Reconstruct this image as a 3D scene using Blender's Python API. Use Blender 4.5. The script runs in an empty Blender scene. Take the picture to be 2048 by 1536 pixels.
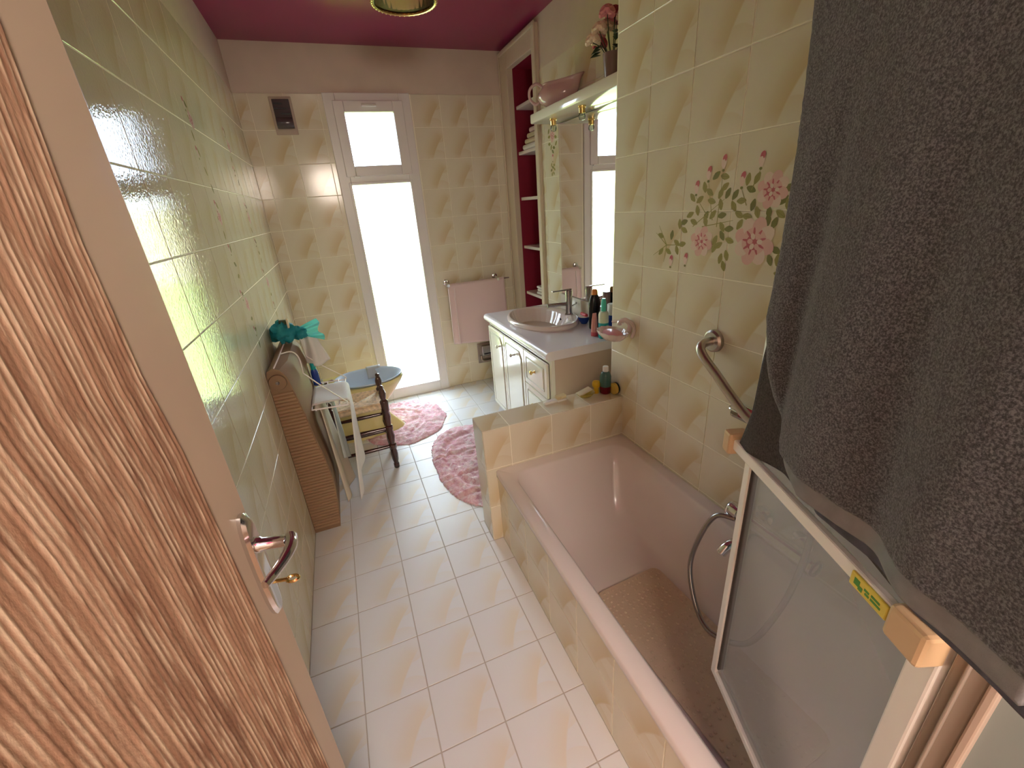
import bpy, bmesh, math, random
import numpy as np
from mathutils import Vector, Matrix

random.seed(7)
rng = np.random.default_rng(7)
scene = bpy.context.scene
COL = scene.collection

# ------------------------------------------------------------------ camera
FPX = 857.05
RC = ((0.92673, -0.36894, -0.07109), (-0.20503, -0.33802, -0.91854), (0.31485, 0.86581, -0.3889))
cam_d = bpy.data.cameras.new('camera')
cam = bpy.data.objects.new('camera', cam_d)
COL.objects.link(cam)
cam_d.sensor_fit = 'HORIZONTAL'
cam_d.sensor_width = 36.0
cam_d.lens = 36.0 * FPX / 2048.0
cam_d.clip_start = 0.01
rx, ry, rz = [Vector(r).normalized() for r in RC]
cam.matrix_world = Matrix(((rx.x, -ry.x, -rz.x, 0.0), (rx.y, -ry.y, -rz.y, 0.0),
                           (rx.z, -ry.z, -rz.z, 1.455), (0, 0, 0, 1)))
scene.camera = cam

# ------------------------------------------------------------------ world, sun, exposure
w = bpy.data.worlds.new('sky')
scene.world = w
w.use_nodes = True
bg = w.node_tree.nodes['Background']
bg.inputs['Color'].default_value = (0.74, 0.89, 1.12, 1)
bg.inputs['Strength'].default_value = 6.0

sun_d = bpy.data.lights.new('sun', 'SUN')
sun_d.energy = 7.0
sun_d.color = (1.0, 0.93, 0.80)
sun_d.angle = 0.02
sun = bpy.data.objects.new('sun', sun_d)
COL.objects.link(sun)
sun.rotation_euler = (math.radians(38), math.radians(28), 0)      # from behind the house: never enters the window
por_d = bpy.data.lights.new('window_portal', 'AREA')
por_d.shape = 'RECTANGLE'
por_d.size, por_d.size_y = 0.46, 2.04
por_d.cycles.is_portal = True
por = bpy.data.objects.new('window_portal', por_d)
COL.objects.link(por)
por.location = (0.392, 3.60, 1.08)
por.rotation_euler = (math.radians(-90), 0, 0)

vs = scene.view_settings
vs.view_transform = 'Standard'
vs.look = 'None'
vs.gamma = 1.0
vs.use_curve_mapping = False
vs.exposure = 1.75
cy = scene.cycles
cy.use_denoising = True
cy.use_adaptive_sampling = True
cy.adaptive_threshold = 0.02
cy.max_bounces = 8
cy.diffuse_bounces = 5
cy.glossy_bounces = 4
cy.transmission_bounces = 8
cy.transparent_max_bounces = 12
cy.sample_clamp_indirect = 12.0
cy.caustics_reflective = False
cy.caustics_refractive = False

# ------------------------------------------------------------------ materials
MATS = {}


def new_mat(name):
    m = bpy.data.materials.new(name)
    m.use_nodes = True
    MATS[name] = m
    nt = m.node_tree
    return m, nt, nt.nodes['Principled BSDF']


def ramp(nt, fac, stops):
    r = nt.nodes.new('ShaderNodeValToRGB')
    e = r.color_ramp.elements
    while len(e) < len(stops):
        e.new(0.5)
    for el, (p, c) in zip(e, stops):
        el.position = p
        el.color = (c, c, c, 1) if isinstance(c, (int, float)) else (*c, 1)
    nt.links.new(fac, r.inputs['Fac'])
    return r.outputs['Color']


def noise(nt, scale, detail=2.0, coord='Object', stretch=None, rough=0.5):
    tc = nt.nodes.new('ShaderNodeTexCoord')
    v = tc.outputs[coord]
    if stretch:
        mp = nt.nodes.new('ShaderNodeMapping')
        mp.inputs['Scale'].default_value = stretch
        nt.links.new(v, mp.inputs['Vector'])
        v = mp.outputs['Vector']
    n = nt.nodes.new('ShaderNodeTexNoise')
    n.inputs['Scale'].default_value = scale
    n.inputs['Detail'].default_value = detail
    n.inputs['Roughness'].default_value = rough
    nt.links.new(v, n.inputs['Vector'])
    return n.outputs['Fac']


def mixc(nt, fac, a, b, mode='MIX'):
    m = nt.nodes.new('ShaderNodeMix')
    m.data_type = 'RGBA'
    m.blend_type = mode
    for k, val in ((0, fac), (6, a), (7, b)):
        if isinstance(val, (int, float)):
            m.inputs[k].default_value = val
        elif isinstance(val, tuple):
            m.inputs[k].default_value = (*val, 1)
        else:
            nt.links.new(val, m.inputs[k])
    return m.outputs[2]


def bump(nt, p, height, strength, dist=0.002):
    b = nt.nodes.new('ShaderNodeBump')
    b.inputs['Strength'].default_value = strength
    b.inputs['Distance'].default_value = dist
    nt.links.new(height, b.inputs['Height'])
    nt.links.new(b.outputs['Normal'], p.inputs['Normal'])


def mat(name, col, rough=0.5, metal=0.0, var=0.0, vscale=20.0, bmp=0.0, bscale=80.0, bdist=0.002, coat=0.0,
        spec=0.5, trans=0.0, ior=1.45, emit=None, estr=0.0, sheen=0.0, stretch=None):
    m, nt, p = new_mat(name)
    p.inputs['Roughness'].default_value = rough
    p.inputs['Metallic'].default_value = metal
    p.inputs['Specular IOR Level'].default_value = spec
    p.inputs['IOR'].default_value = ior
    p.inputs['Coat Weight'].default_value = coat
    p.inputs['Transmission Weight'].default_value = trans
    p.inputs['Sheen Weight'].default_value = sheen
    if emit:
        p.inputs['Emission Color'].default_value = (*emit, 1)
        p.inputs['Emission Strength'].default_value = estr
    if var > 0:
        f = noise(nt, vscale, 3.0, stretch=stretch)
        lo = tuple(max(0, c * (1 - var)) for c in col)
        hi = tuple(min(1, c * (1 + var)) for c in col)
        nt.links.new(ramp(nt, f, [(0.3, lo), (0.7, hi)]), p.inputs['Base Color'])
    else:
        p.inputs['Base Color'].default_value = (*col, 1)
    if bmp > 0:
        bump(nt, p, noise(nt, bscale, 3.0, stretch=stretch), bmp, bdist)
    return m


def tile_mat(name, pale, dark, tint, rough, bmp, bscale, spec=0.5):
    """glazed tile: two soft-edged curved lobes of a deeper tone, printed per tile through its UV map"""
    m, nt, p = new_mat(name)
    uv = nt.nodes.new('ShaderNodeUVMap')

    def dist(cx, cyy, r, rot=0.0, sx=1.0):
        mp = nt.nodes.new('ShaderNodeMapping')
        mp.vector_type = 'TEXTURE'
        mp.inputs['Location'].default_value = (cx, cyy, 0)
        mp.inputs['Rotation'].default_value = (0, 0, rot)
        mp.inputs['Scale'].default_value = (2 * r * sx, 2 * r, 1)
        nt.links.new(uv.outputs['UV'], mp.inputs['Vector'])
        ln = nt.nodes.new('ShaderNodeVectorMath')
        ln.operation = 'LENGTH'
        nt.links.new(mp.outputs['Vector'], ln.inputs[0])
        return ln.outputs['Value']

    def mul(a, b, op='MULTIPLY'):
        k = nt.nodes.new('ShaderNodeMath')
        k.operation = op
        nt.links.new(a, k.inputs[0])
        nt.links.new(b, k.inputs[1])
        return k.outputs[0]
    # distances are normalised so that 0.5 is the circle
    a = mul(ramp(nt, dist(2.42, -0.66, 2.0), [(0.496, 0.0), (0.502, 0.95), (0.530, 0.70), (0.575, 0.22), (0.62, 0.0)]),
            ramp(nt, dist(0.56, 0.50, 0.5), [(0.0, 1.0), (0.34, 0.9), (0.50, 0.25), (0.66, 0.0)]))
    b = mul(ramp(nt, dist(0.80, 0.92, 0.40), [(0.20, 0.0), (0.485, 0.40), (0.505, 0.0)]),
            ramp(nt, dist(0.40, 1.0, 0.40), [(0.35, 0.0), (0.6, 1.0)]))
    c = ramp(nt, dist(0.72, -0.12, 0.42), [(0.20, 0.0), (0.485, 0.28), (0.50, 0.0)])
    f = mul(mul(a, b, 'MAXIMUM'), c, 'MAXIMUM')
    col = mixc(nt, f, pale, dark)
    oi = nt.nodes.new('ShaderNodeObjectInfo')
    col = mixc(nt, ramp(nt, oi.outputs['Random'], [(0.0, 0.0), (1.0, 0.22)]), col, tint)
    nt.links.new(col, p.inputs['Base Color'])
    p.inputs['Roughness'].default_value = rough
    p.inputs['Specular IOR Level'].default_value = spec
    bump(nt, p, noise(nt, bscale, 2.0), bmp, 0.0012)
    return m


tile_mat('tile_wall', (0.79, 0.73, 0.58), (0.66, 0.51, 0.27), (0.75, 0.67, 0.51), 0.12, 0.06, 70, 0.4)
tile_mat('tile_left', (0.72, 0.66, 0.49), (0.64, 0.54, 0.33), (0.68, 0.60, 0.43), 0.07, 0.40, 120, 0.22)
tile_mat('tile_floor', (0.80, 0.81, 0.83), (0.80, 0.71, 0.56), (0.80, 0.79, 0.78), 0.34, 0.10, 60, 0.3)
mat('grout_wall', (0.97, 0.92, 0.76), 0.8)
mat('grout_floor', (0.52, 0.47, 0.42), 0.85)
mat('paint_cream', (0.70, 0.59, 0.49), 0.55, var=0.04, vscale=6, bmp=0.15, bscale=220)
mat('paint_ceiling', (0.28, 0.022, 0.085), 0.28, var=0.05, vscale=4)
mat('paint_hall', (0.74, 0.68, 0.60), 0.7)
mat('hall_floor', (0.35, 0.24, 0.15), 0.5)
mat('jamb_paint', (0.28, 0.33, 0.32), 0.22)
mat('pvc', (0.82, 0.78, 0.76), 0.3)
mat('white_lacquer', (0.80, 0.76, 0.66), 0.12, coat=0.3)
mat('white_laminate', (0.82, 0.77, 0.80), 0.2)
mat('side_laminate', (0.62, 0.48, 0.38), 0.4)
mat('porcelain', (0.80, 0.69, 0.65), 0.07, coat=0.4)
mat('porcelain_rose', (0.62, 0.42, 0.40), 0.12, coat=0.4)
mat('tub_enamel', (0.83, 0.745, 0.72), 0.16, coat=0.25)
mat('bidet_ceramic', (0.78, 0.66, 0.28), 0.10, coat=0.4)
mat('bowl_blue', (0.52, 0.62, 0.74), 0.25)
mat('bidet_grey', (0.42, 0.42, 0.42), 0.5)
mat('chrome', (0.80, 0.80, 0.82), 0.12, metal=1.0)
mat('chrome_dark', (0.42, 0.40, 0.39), 0.22, metal=1.0)
mat('steel_satin', (0.60, 0.56, 0.52), 0.28, metal=1.0)
mat('brass', (0.80, 0.55, 0.20), 0.2, metal=1.0)
mat('brass_pale', (0.90, 0.74, 0.45), 0.18, metal=1.0)
mat('black', (0.01, 0.01, 0.01), 0.3)
mat('mirror_glass', (0.93, 0.94, 0.93), 0.01, metal=1.0)
mat('dark_red', (0.27, 0.010, 0.035), 0.6)
mat('moulding_grey', (0.50, 0.45, 0.37), 0.4)
mat('closet_cream', (0.70, 0.60, 0.46), 0.35)
mat('shelf_white', (0.76, 0.70, 0.63), 0.35)
mat('door_paint', (0.52, 0.42, 0.32), 0.33, var=0.04, vscale=5, bmp=0.05, bscale=40)
mat('casing_brown', (0.33, 0.27, 0.22), 0.75)
mat('towel_pink', (0.80, 0.61, 0.60), 0.9, bmp=0.4, bscale=500, sheen=0.3)
mat('towel_edge', (0.85, 0.72, 0.70), 0.9)
mat('towel_cream', (0.72, 0.62, 0.42), 0.9, bmp=0.4, bscale=400)
mat('cloth_white', (0.80, 0.77, 0.72), 0.85, bmp=0.25, bscale=300)
mat('cloth_beige', (0.66, 0.58, 0.45), 0.85, bmp=0.25, bscale=300)
mat('cloth_grey', (0.55, 0.60, 0.56), 0.85, bmp=0.25, bscale=300)
mat('heater_tan', (0.30, 0.195, 0.115), 0.65, spec=0.25)
mat('heater_rib', (0.36, 0.22, 0.12), 0.5)
mat('wire_white', (0.86, 0.80, 0.74), 0.3)
mat('wood_dark', (0.055, 0.018, 0.012), 0.14, coat=0.6, var=0.35, vscale=30, stretch=(1, 1, 0.15))
mat('rush', (0.72, 0.55, 0.36), 0.7, var=0.25, vscale=60)
mat('tub_mat', (0.70, 0.55, 0.41), 0.55, bmp=0.3, bscale=160)
mat('rubber_grey', (0.16, 0.15, 0.145), 0.4)
mat('teal_net', (0.012, 0.24, 0.28), 0.6)
mat('blue_plastic', (0.02, 0.06, 0.30), 0.25)
mat('teal_plastic', (0.02, 0.36, 0.36), 0.2)
mat('teal_cap', (0.10, 0.62, 0.50), 0.3)
mat('bottle_clear', (0.70, 0.74, 0.58), 0.15)
mat('bottle_black', (0.012, 0.010, 0.010), 0.25)
mat('orange_cap', (0.75, 0.26, 0.06), 0.35)
mat('pink_tube', (0.72, 0.30, 0.27), 0.3)
mat('pink_cap', (0.60, 0.10, 0.13), 0.3)
mat('pink_soap', (0.78, 0.34, 0.36), 0.4)
mat('red_soap', (0.62, 0.05, 0.07), 0.35)
mat('yellow_plastic', (0.72, 0.45, 0.02), 0.3)
mat('yellow_dull', (0.52, 0.40, 0.07), 0.4)
mat('sponge_yellow', (0.72, 0.48, 0.10), 0.9, bmp=0.8, bscale=250)
mat('scour_green', (0.02, 0.03, 0.02), 0.95)
mat('green_liquid', (0.06, 0.14, 0.12), 0.2)
mat('red_liquid', (0.12, 0.004, 0.012), 0.2)
mat('cap_white', (0.86, 0.83, 0.78), 0.35)
mat('bristle', (0.80, 0.70, 0.42), 0.8)
mat('leaf_green', (0.03, 0.055, 0.02), 0.35)
mat('petal_pink', (0.66, 0.22, 0.25), 0.6)
mat('petal_cream', (0.78, 0.60, 0.45), 0.6)
mat('petal_red', (0.40, 0.05, 0.08), 0.6)
mat('vase_mauve', (0.26, 0.16, 0.16), 0.3)
mat('print_green', (0.36, 0.33, 0.12), 0.14)
mat('print_green_dark', (0.24, 0.24, 0.09), 0.14)
mat('print_pink', (0.80, 0.50, 0.46), 0.14)
mat('print_pink_light', (0.84, 0.66, 0.58), 0.14)
mat('print_pink_deep', (0.58, 0.16, 0.19), 0.14)
mat('cap_beige', (0.66, 0.47, 0.28), 0.4)
mat('profile_white', (0.88, 0.86, 0.82), 0.25)
mat('gasket', (0.06, 0.05, 0.045), 0.6)
mat('sticker_yellow', (0.74, 0.62, 0.10), 0.4)
mat('sticker_green', (0.08, 0.30, 0.05), 0.4)
mat('vent_frame', (0.52, 0.41, 0.33), 0.5)
mat('vent_dark', (0.085, 0.065, 0.07), 0.12)
mat('pipe_metal', (0.40, 0.33, 0.28), 0.3, metal=0.8)
mat('lamp_globe', (1.0, 0.8, 0.55), 0.4, emit=(1.0, 0.85, 0.72), estr=13.0)
mat('terrace_stone', (0.42, 0.41, 0.36), 0.9)
mat('garden_wall', (0.72, 0.62, 0.38), 0.9)
mat('lawn_green', (0.30, 0.42, 0.03), 0.95, var=0.25, vscale=3)

# window panes, screen glass, lamp glass -----------------------------------------------------------


def pane_mat(name, tint, transp, diff_col, gloss_fac, rough=0.05, haze=0.0):
    """thin pane: light passes straight on (transp) or is scattered by the frosting (rest)"""
    m = bpy.data.materials.new(name)
    MATS[name] = m
    m.use_nodes = True
    nt = m.node_tree
    nt.nodes.clear()
    out = nt.nodes.new('ShaderNodeOutputMaterial')
    t = nt.nodes.new('ShaderNodeBsdfTransparent')
    t.inputs['Color'].default_value = (*tint, 1)
    d = nt.nodes.new('ShaderNodeBsdfTranslucent')
    d.inputs['Color'].default_value = (*diff_col, 1)
    g = nt.nodes.new('ShaderNodeBsdfGlossy')
    g.inputs['Roughness'].default_value = rough
    m1 = nt.nodes.new('ShaderNodeMixShader')
    m1.inputs['Fac'].default_value = 1 - transp
    nt.links.new(t.outputs[0], m1.inputs[1])
    nt.links.new(d.outputs[0], m1.inputs[2])
    if haze:
        hz = nt.nodes.new('ShaderNodeBsdfDiffuse')
        hz.inputs['Color'].default_value = (0.80, 0.83, 0.87, 1)
        m3 = nt.nodes.new('ShaderNodeMixShader')
        m3.inputs['Fac'].default_value = haze
        nt.links.new(m1.outputs[0], m3.inputs[1])
        nt.links.new(hz.outputs[0], m3.inputs[2])
        m1 = m3
    fr = nt.nodes.new('ShaderNodeFresnel')
    fr.inputs['IOR'].default_value = 1.45
    k = nt.nodes.new('ShaderNodeMath')
    k.operation = 'MULTIPLY'
    k.inputs[1].default_value = gloss_fac
    nt.links.new(fr.outputs[0], k.inputs[0])
    m2 = nt.nodes.new('ShaderNodeMixShader')
    nt.links.new(k.outputs[0], m2.inputs['Fac'])
    nt.links.new(m1.outputs[0], m2.inputs[1])
    nt.links.new(g.outputs[0], m2.inputs[2])
    nt.links.new(m2.outputs[0], out.inputs['Surface'])
    return m


pane_mat('pane_clear', (0.96, 0.98, 0.98), 1.0, (0.9, 0.9, 0.9), 0.8)
pane_mat('pane_frosted', (0.97, 0.97, 0.95), 0.80, (0.95, 0.94, 0.88), 0.5, 0.2)
m_scr = pane_mat('screen_glass', (0.93, 0.94, 0.94), 0.90, (0.84, 0.84, 0.86), 0.5, 0.15, 0.20)
pane_mat('lamp_glass', (0.97, 0.84, 0.76), 0.72, (0.92, 0.74, 0.58), 1.0, 0.1)
pane_mat('bulb_glass', (0.95, 0.98, 0.90), 0.75, (0.9, 0.95, 0.8), 1.0, 0.05)

# ribbed yarn panel of the door -------------------------------------------------------------------
m, nt, p = new_mat('door_yarn')
f1 = noise(nt, 60, 4.0, stretch=(1, 1, 0.06))
f2 = noise(nt, 120, 3.0, stretch=(1, 1, 0.12))
f3 = noise(nt, 260, 3.0, stretch=(1, 1, 0.5))
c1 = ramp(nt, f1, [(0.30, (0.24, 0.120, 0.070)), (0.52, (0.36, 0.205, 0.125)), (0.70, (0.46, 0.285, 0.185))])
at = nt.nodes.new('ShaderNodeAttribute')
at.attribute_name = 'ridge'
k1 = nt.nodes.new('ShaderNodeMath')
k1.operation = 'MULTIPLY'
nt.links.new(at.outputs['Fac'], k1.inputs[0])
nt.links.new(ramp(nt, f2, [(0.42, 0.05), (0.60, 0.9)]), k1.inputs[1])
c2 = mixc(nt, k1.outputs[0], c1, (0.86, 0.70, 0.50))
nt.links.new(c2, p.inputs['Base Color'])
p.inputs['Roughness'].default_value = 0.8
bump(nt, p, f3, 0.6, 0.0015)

# charcoal terry towel
m, nt, p = new_mat('terry_grey')
f1 = noise(nt, 430, 5.0, rough=0.7)
nt.links.new(ramp(nt, f1, [(0.40, (0.021, 0.021, 0.024)), (0.50, (0.066, 0.067, 0.074)), (0.60, (0.155, 0.158, 0.172))]), p.inputs['Base Color'])
p.inputs['Roughness'].default_value = 0.95
p.inputs['Sheen Weight'].default_value = 0.25
bump(nt, p, f1, 0.8, 0.0016)
mat('terry_band', (0.21, 0.21, 0.22), 0.8, var=0.12, vscale=40, bmp=0.2, bscale=700)
mat('terry_hem', (0.075, 0.078, 0.10), 0.85, var=0.25, vscale=60, bmp=0.3, bscale=600)
mat('terry_shaded', (0.060, 0.050, 0.047), 0.95, var=0.4, vscale=300, bmp=0.8, bscale=400)  # back fold of the same towel, its shade painted as a darker colour

# pink tufted rugs
m, nt, p = new_mat('rug_pink')
f1 = noise(nt, 38, 4.0, rough=0.65)
f2 = noise(nt, 9, 2.0)
c1 = ramp(nt, f1, [(0.34, (0.70, 0.33, 0.40)), (0.50, (0.87, 0.58, 0.62)), (0.66, (0.95, 0.80, 0.80))])
nt.links.new(mixc(nt, ramp(nt, f2, [(0.45, 0.0), (0.70, 0.5)]), c1, (0.78, 0.34, 0.40)), p.inputs['Base Color'])
p.inputs['Roughness'].default_value = 0.95
bump(nt, p, noise(nt, 160, 4.0), 1.0, 0.006)


# ------------------------------------------------------------------ geometry helpers
def V(*a):
    return Vector(a)


class B:
    def __init__(self):
        self.bm = bmesh.new()

    def box(self, a, b, bev=0.0, mi=0, M=None):
        bm = self.bm
        x0, y0, z0 = a
        x1, y1, z1 = b
        co = [(x, y, z) for x in (x0, x1) for y in (y0, y1) for z in (z0, z1)]
        vs_ = [bm.verts.new(M @ Vector(c) if M else c) for c in co]
        fs = [bm.faces.new([vs_[i] for i in f]) for f in
              ((0, 1, 3, 2), (4, 6, 7, 5), (0, 4, 5, 1), (2, 3, 7, 6), (0, 2, 6, 4), (1, 5, 7, 3))]
        for f in fs:
            f.material_index = mi
        if bev > 0:
            es = list({e for f in fs for e in f.edges})
            r = bmesh.ops.bevel(bm, geom=es, offset=bev, segments=2, profile=0.5, affect='EDGES')
            for f in r['faces']:
                f.material_index = mi
        return self

    def loft(self, secs, closed=True, cap0=True, cap1=True, mi=0):
        bm = self.bm
        rings = [[bm.verts.new(p) for p in s] for s in secs]
        n = len(rings[0])
        for a, b in zip(rings, rings[1:]):
            for i in range(n if closed else n - 1):
                j = (i + 1) % n
                f = bm.faces.new((a[i], a[j], b[j], b[i]))
                f.material_index = mi
        if closed and cap0:
            bm.faces.new(rings[0][::-1]).material_index = mi
        if closed and cap1:
            bm.faces.new(rings[-1]).material_index = mi
        return self

    def lathe(self, prof, c=(0, 0, 0), seg=24, axis='Z', cap0=True, cap1=True, mi=0, M=None, sx=1.0, sy=1.0, flute=0.0, nfl=0):
        secs = []
        for r, h in prof:
            ring = []
            for i in range(seg):
                t = 2 * math.pi * i / seg
                rr = r * (1 + flute * math.cos(nfl * t)) if nfl else r
                x, y = rr * math.cos(t) * sx, rr * math.sin(t) * sy
                q = (x, y, h) if axis == 'Z' else ((h, x, y) if axis == 'X' else (y, h, x))
                q = M @ Vector(q) if M else Vector(q)
                ring.append(q + Vector(c))
            secs.append(ring)
        return self.loft(secs, True, cap0, cap1, mi)

    def tube(self, pts, r, seg=8, cap=True, mi=0, closed=False):
        P = [Vector(q) for q in pts]
        n = len(P)
        rs = r if isinstance(r, (list, tuple)) else [r] * n
        T = []
        for i in range(n):
            a = P[i - 1] if i > 0 else (P[-1] if closed else P[0])
            b = P[i + 1] if i < n - 1 else (P[0] if closed else P[-1])
            T.append((b - a).normalized())
        u = T[0].orthogonal().normalized()
        secs = []
        for i in range(n):
            u = (u - T[i] * u.dot(T[i])).normalized()
            v = T[i].cross(u)
            secs.append([P[i] + (u * math.cos(2 * math.pi * k / seg) + v * math.sin(2 * math.pi * k / seg)) * rs[i] for k in range(seg)])
        if closed:
            secs.append(secs[0])
            return self.loft(secs, True, False, False, mi)
        return self.loft(secs, True, cap, cap, mi)

    def grid(self, fn, nu, nv, mi=0):
        bm = self.bm
        vs_ = [[bm.verts.new(fn(i / nu, j / nv)) for j in range(nv + 1)] for i in range(nu + 1)]
        for i in range(nu):
            for j in range(nv):
                bm.faces.new((vs_[i][j], vs_[i + 1][j], vs_[i + 1][j + 1], vs_[i][j + 1])).material_index = mi
        return self

    def poly(self, pts, mi=0):
        self.bm.faces.new([self.bm.verts.new(q) for q in pts]).material_index = mi
        return self

    def prism(self, pts, d, mi=0):
        d = Vector(d)
        return self.loft([[Vector(q) for q in pts], [Vector(q) + d for q in pts]], mi=mi)


def root_loc(o):
    v = Vector((0, 0, 0))
    while o:
        v += o.location
        o = o.parent
    return v


def finish(o, parent):
    COL.objects.link(o)
    if parent:
        o.parent = parent
    return o


def obj(name, b, mats, parent=None, smooth=False, angle=40, label=None, solid=0.0, subd=0):
    """one mesh object from world-space geometry"""
    bm = b.bm
    bmesh.ops.remove_doubles(bm, verts=bm.verts, dist=1e-6)
    bmesh.ops.recalc_face_normals(bm, faces=bm.faces)
    if parent:
        bmesh.ops.translate(bm, verts=bm.verts, vec=-root_loc(parent))
    me = bpy.data.meshes.new(name)
    bm.to_mesh(me)
    bm.free()
    for k in (mats if isinstance(mats, (list, tuple)) else [mats]):
        me.materials.append(MATS[k])
    if smooth:
        me.polygons.foreach_set('use_smooth', [True] * len(me.polygons))
        me.set_sharp_from_angle(angle=math.radians(angle))
    o = bpy.data.objects.new(name, me)
    if solid:
        md = o.modifiers.new('thickness', 'SOLIDIFY')
        md.thickness = solid
        md.offset = 0
    if subd:
        md = o.modifiers.new('smooth', 'SUBSURF')
        md.levels = md.render_levels = subd
    if label:
        o['label'] = label
    return finish(o, parent)


def tag(o, label, cat, group=None):
    o['label'] = label
    o['category'] = cat
    if group:
        o['group'] = group
    return o


def thing(name, label, cat, loc=(0, 0, 0), group=None):
    o = bpy.data.objects.new(name, None)
    o.empty_display_size = 0.05
    o.location = loc
    COL.objects.link(o)
    return tag(o, label, cat, group)


def struct(o, label=None):
    o['kind'] = 'structure'
    if label:
        o['label'] = label
    return o


def catmull(pts, n=8, closed=False):
    P = [np.array(q, float) for q in pts]
    out = []
    m_ = len(P)
    rngi = range(m_ if closed else m_ - 1)
    for i in rngi:
        g = (lambda k: P[k % m_]) if closed else (lambda k: P[min(max(k, 0), m_ - 1)])
        p0, p1, p2, p3 = g(i - 1), g(i), g(i + 1), g(i + 2)
        for k in range(n):
            t = k / n
            out.append(tuple(0.5 * ((2 * p1) + (-p0 + p2) * t + (2 * p0 - 5 * p1 + 4 * p2 - p3) * t * t + (-p0 + 3 * p1 - 3 * p2 + p3) * t ** 3)))
    if not closed:
        out.append(tuple(P[-1]))
    return out


def rrect(x0, x1, y0, y1, r, z, n=6):
    out = []
    for cx, cy_, a0 in ((x1 - r, y1 - r, 0), (x0 + r, y1 - r, 90), (x0 + r, y0 + r, 180), (x1 - r, y0 + r, 270)):
        for k in range(n + 1):
            t = math.radians(a0 + 90 * k / n)
            out.append((cx + r * math.cos(t), cy_ + r * math.sin(t), z))
    return out


# ------------------------------------------------------------------ tiles
TCACHE = {}
TS, TG = 0.2, 0.0034


def tile_mesh(w_, h_, u0, v0, mk, th=0.0035):
    key = (round(w_, 4), round(h_, 4), round(u0, 4), round(v0, 4), mk, th)
    if key in TCACHE:
        return TCACHE[key]
    e = 0.001
    x0, x1, y0, y1 = TG / 2, w_ - TG / 2, TG / 2, h_ - TG / 2
    co = [(x0, y0, -0.001), (x1, y0, -0.001), (x1, y1, -0.001), (x0, y1, -0.001),
          (x0, y0, th - e), (x1, y0, th - e), (x1, y1, th - e), (x0, y1, th - e),
          (x0 + e, y0 + e, th), (x1 - e, y0 + e, th), (x1 - e, y1 - e, th), (x0 + e, y1 - e, th)]
    fa = [(8, 9, 10, 11)]
    for i in range(4):
        j = (i + 1) % 4
        fa += [(i, j, 4 + j, 4 + i), (4 + i, 4 + j, 8 + j, 8 + i)]
    me = bpy.data.meshes.new('tile')
    me.from_pydata(co, [], fa)
    uvl = me.uv_layers.new(name='UVMap')
    for lp in me.loops:
        c = co[lp.vertex_index]
        uvl.data[lp.index].uv = (u0 + c[0] / TS, v0 + c[1] / TS)
    me.materials.append(MATS[mk])
    TCACHE[key] = me
    return me


def tiles(parent, origin, ud, vd, ur, vr, us, vseam, mk):
    """individual tiles on a plane; ur/vr ranges, us/vseam one seam position on each axis"""
    ud, vd, o0 = Vector(ud), Vector(vd), Vector(origin)
    nd = ud.cross(vd)
    M3 = Matrix((ud, vd, nd)).transposed()

    def cells(rg, s):
        k = math.floor((rg[0] - s) / TS + 1e-6)
        out = []
        while s + k * TS < rg[1] - 1e-6:
            a, b = max(rg[0], s + k * TS), min(rg[1], s + (k + 1) * TS)
            if b - a > 0.012:
                out.append((a, b, (a - s - k * TS) / TS))
            k += 1
        return out
    for ua, ub, uo in cells(ur, us):
        for va, vb, vo in cells(vr, vseam):
            o = bpy.data.objects.new('tile', tile_mesh(ub - ua, vb - va, uo, vo, mk))
            o.matrix_local = Matrix.Translation(o0 + ud * ua + vd * va) @ M3.to_4x4()
            COL.objects.link(o)
            o.parent = parent


# ------------------------------------------------------------------ the setting
XL, XT, XR, YB, ZC, ZT = -0.39, 1.105, 1.365, 3.472, 2.452, 2.187

fl = struct(obj('floor', B().box((-0.6, -0.2, -0.12), (1.6, 3.62, -0.0014)), 'grout_floor'), 'pale glazed square tile floor with soft yellow pattern')
for xr_, yr_ in (((XL, 0.383), (-0.01, YB)), ((0.383, 0.456), (-0.01, 1.531)), ((0.383, 0.408), (1.531, 1.68)), ((0.383, XR), (1.68, YB))):
    tiles(fl, (0, 0, -0.0035), (1, 0, 0), (0, 1, 0), xr_, yr_, -0.217, 0.993, 'tile_floor')

ce = struct(obj('ceiling', B().box((-0.6, -2.4, ZC), (1.95, 3.62, ZC + 0.12)), 'paint_ceiling'), 'raspberry red painted ceiling')

wl = struct(obj('wall_left', B().box((-0.56, -0.13, 0), (XL - 0.0013, 3.60, ZT - 0.001)).box((-0.56, -0.13, ZT), (XL - 0.004, 3.60, ZC), mi=1), ['grout_wall', 'paint_cream']), 'cream tiled left wall, painted above the tiles')
tiles(wl, (XL - 0.0035, 0, 0), (0, 1, 0), (0, 0, 1), (-0.12, YB), (0.0, ZT), 1.36, ZT, 'tile_left')

wb = B()
for a, b_ in (((-0.396, 0), (0.115, ZT)), ((0.67, 0), (1.37, ZT))):
    wb.box((a[0], YB + 0.0013, a[1]), (b_[0], YB + 0.13, b_[1] - 0.001))
wb.box((-0.396, YB + 0.004, ZT), (1.95, YB + 0.13, ZC), mi=1)
wbk = struct(obj('wall_back', wb, ['grout_wall', 'paint_cream']), 'cream tiled end wall around the tall window')
tiles(wbk, (0, YB + 0.0035, 0), (1, 0, 0), (0, 0, 1), (XL, 0.113), (0, ZT), 0.083, ZT, 'tile_wall')
tiles(wbk, (0, YB + 0.0035, 0), (1, 0, 0), (0, 0, 1), (0.672, XR), (0, ZT), 0.083, ZT, 'tile_wall')

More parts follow.
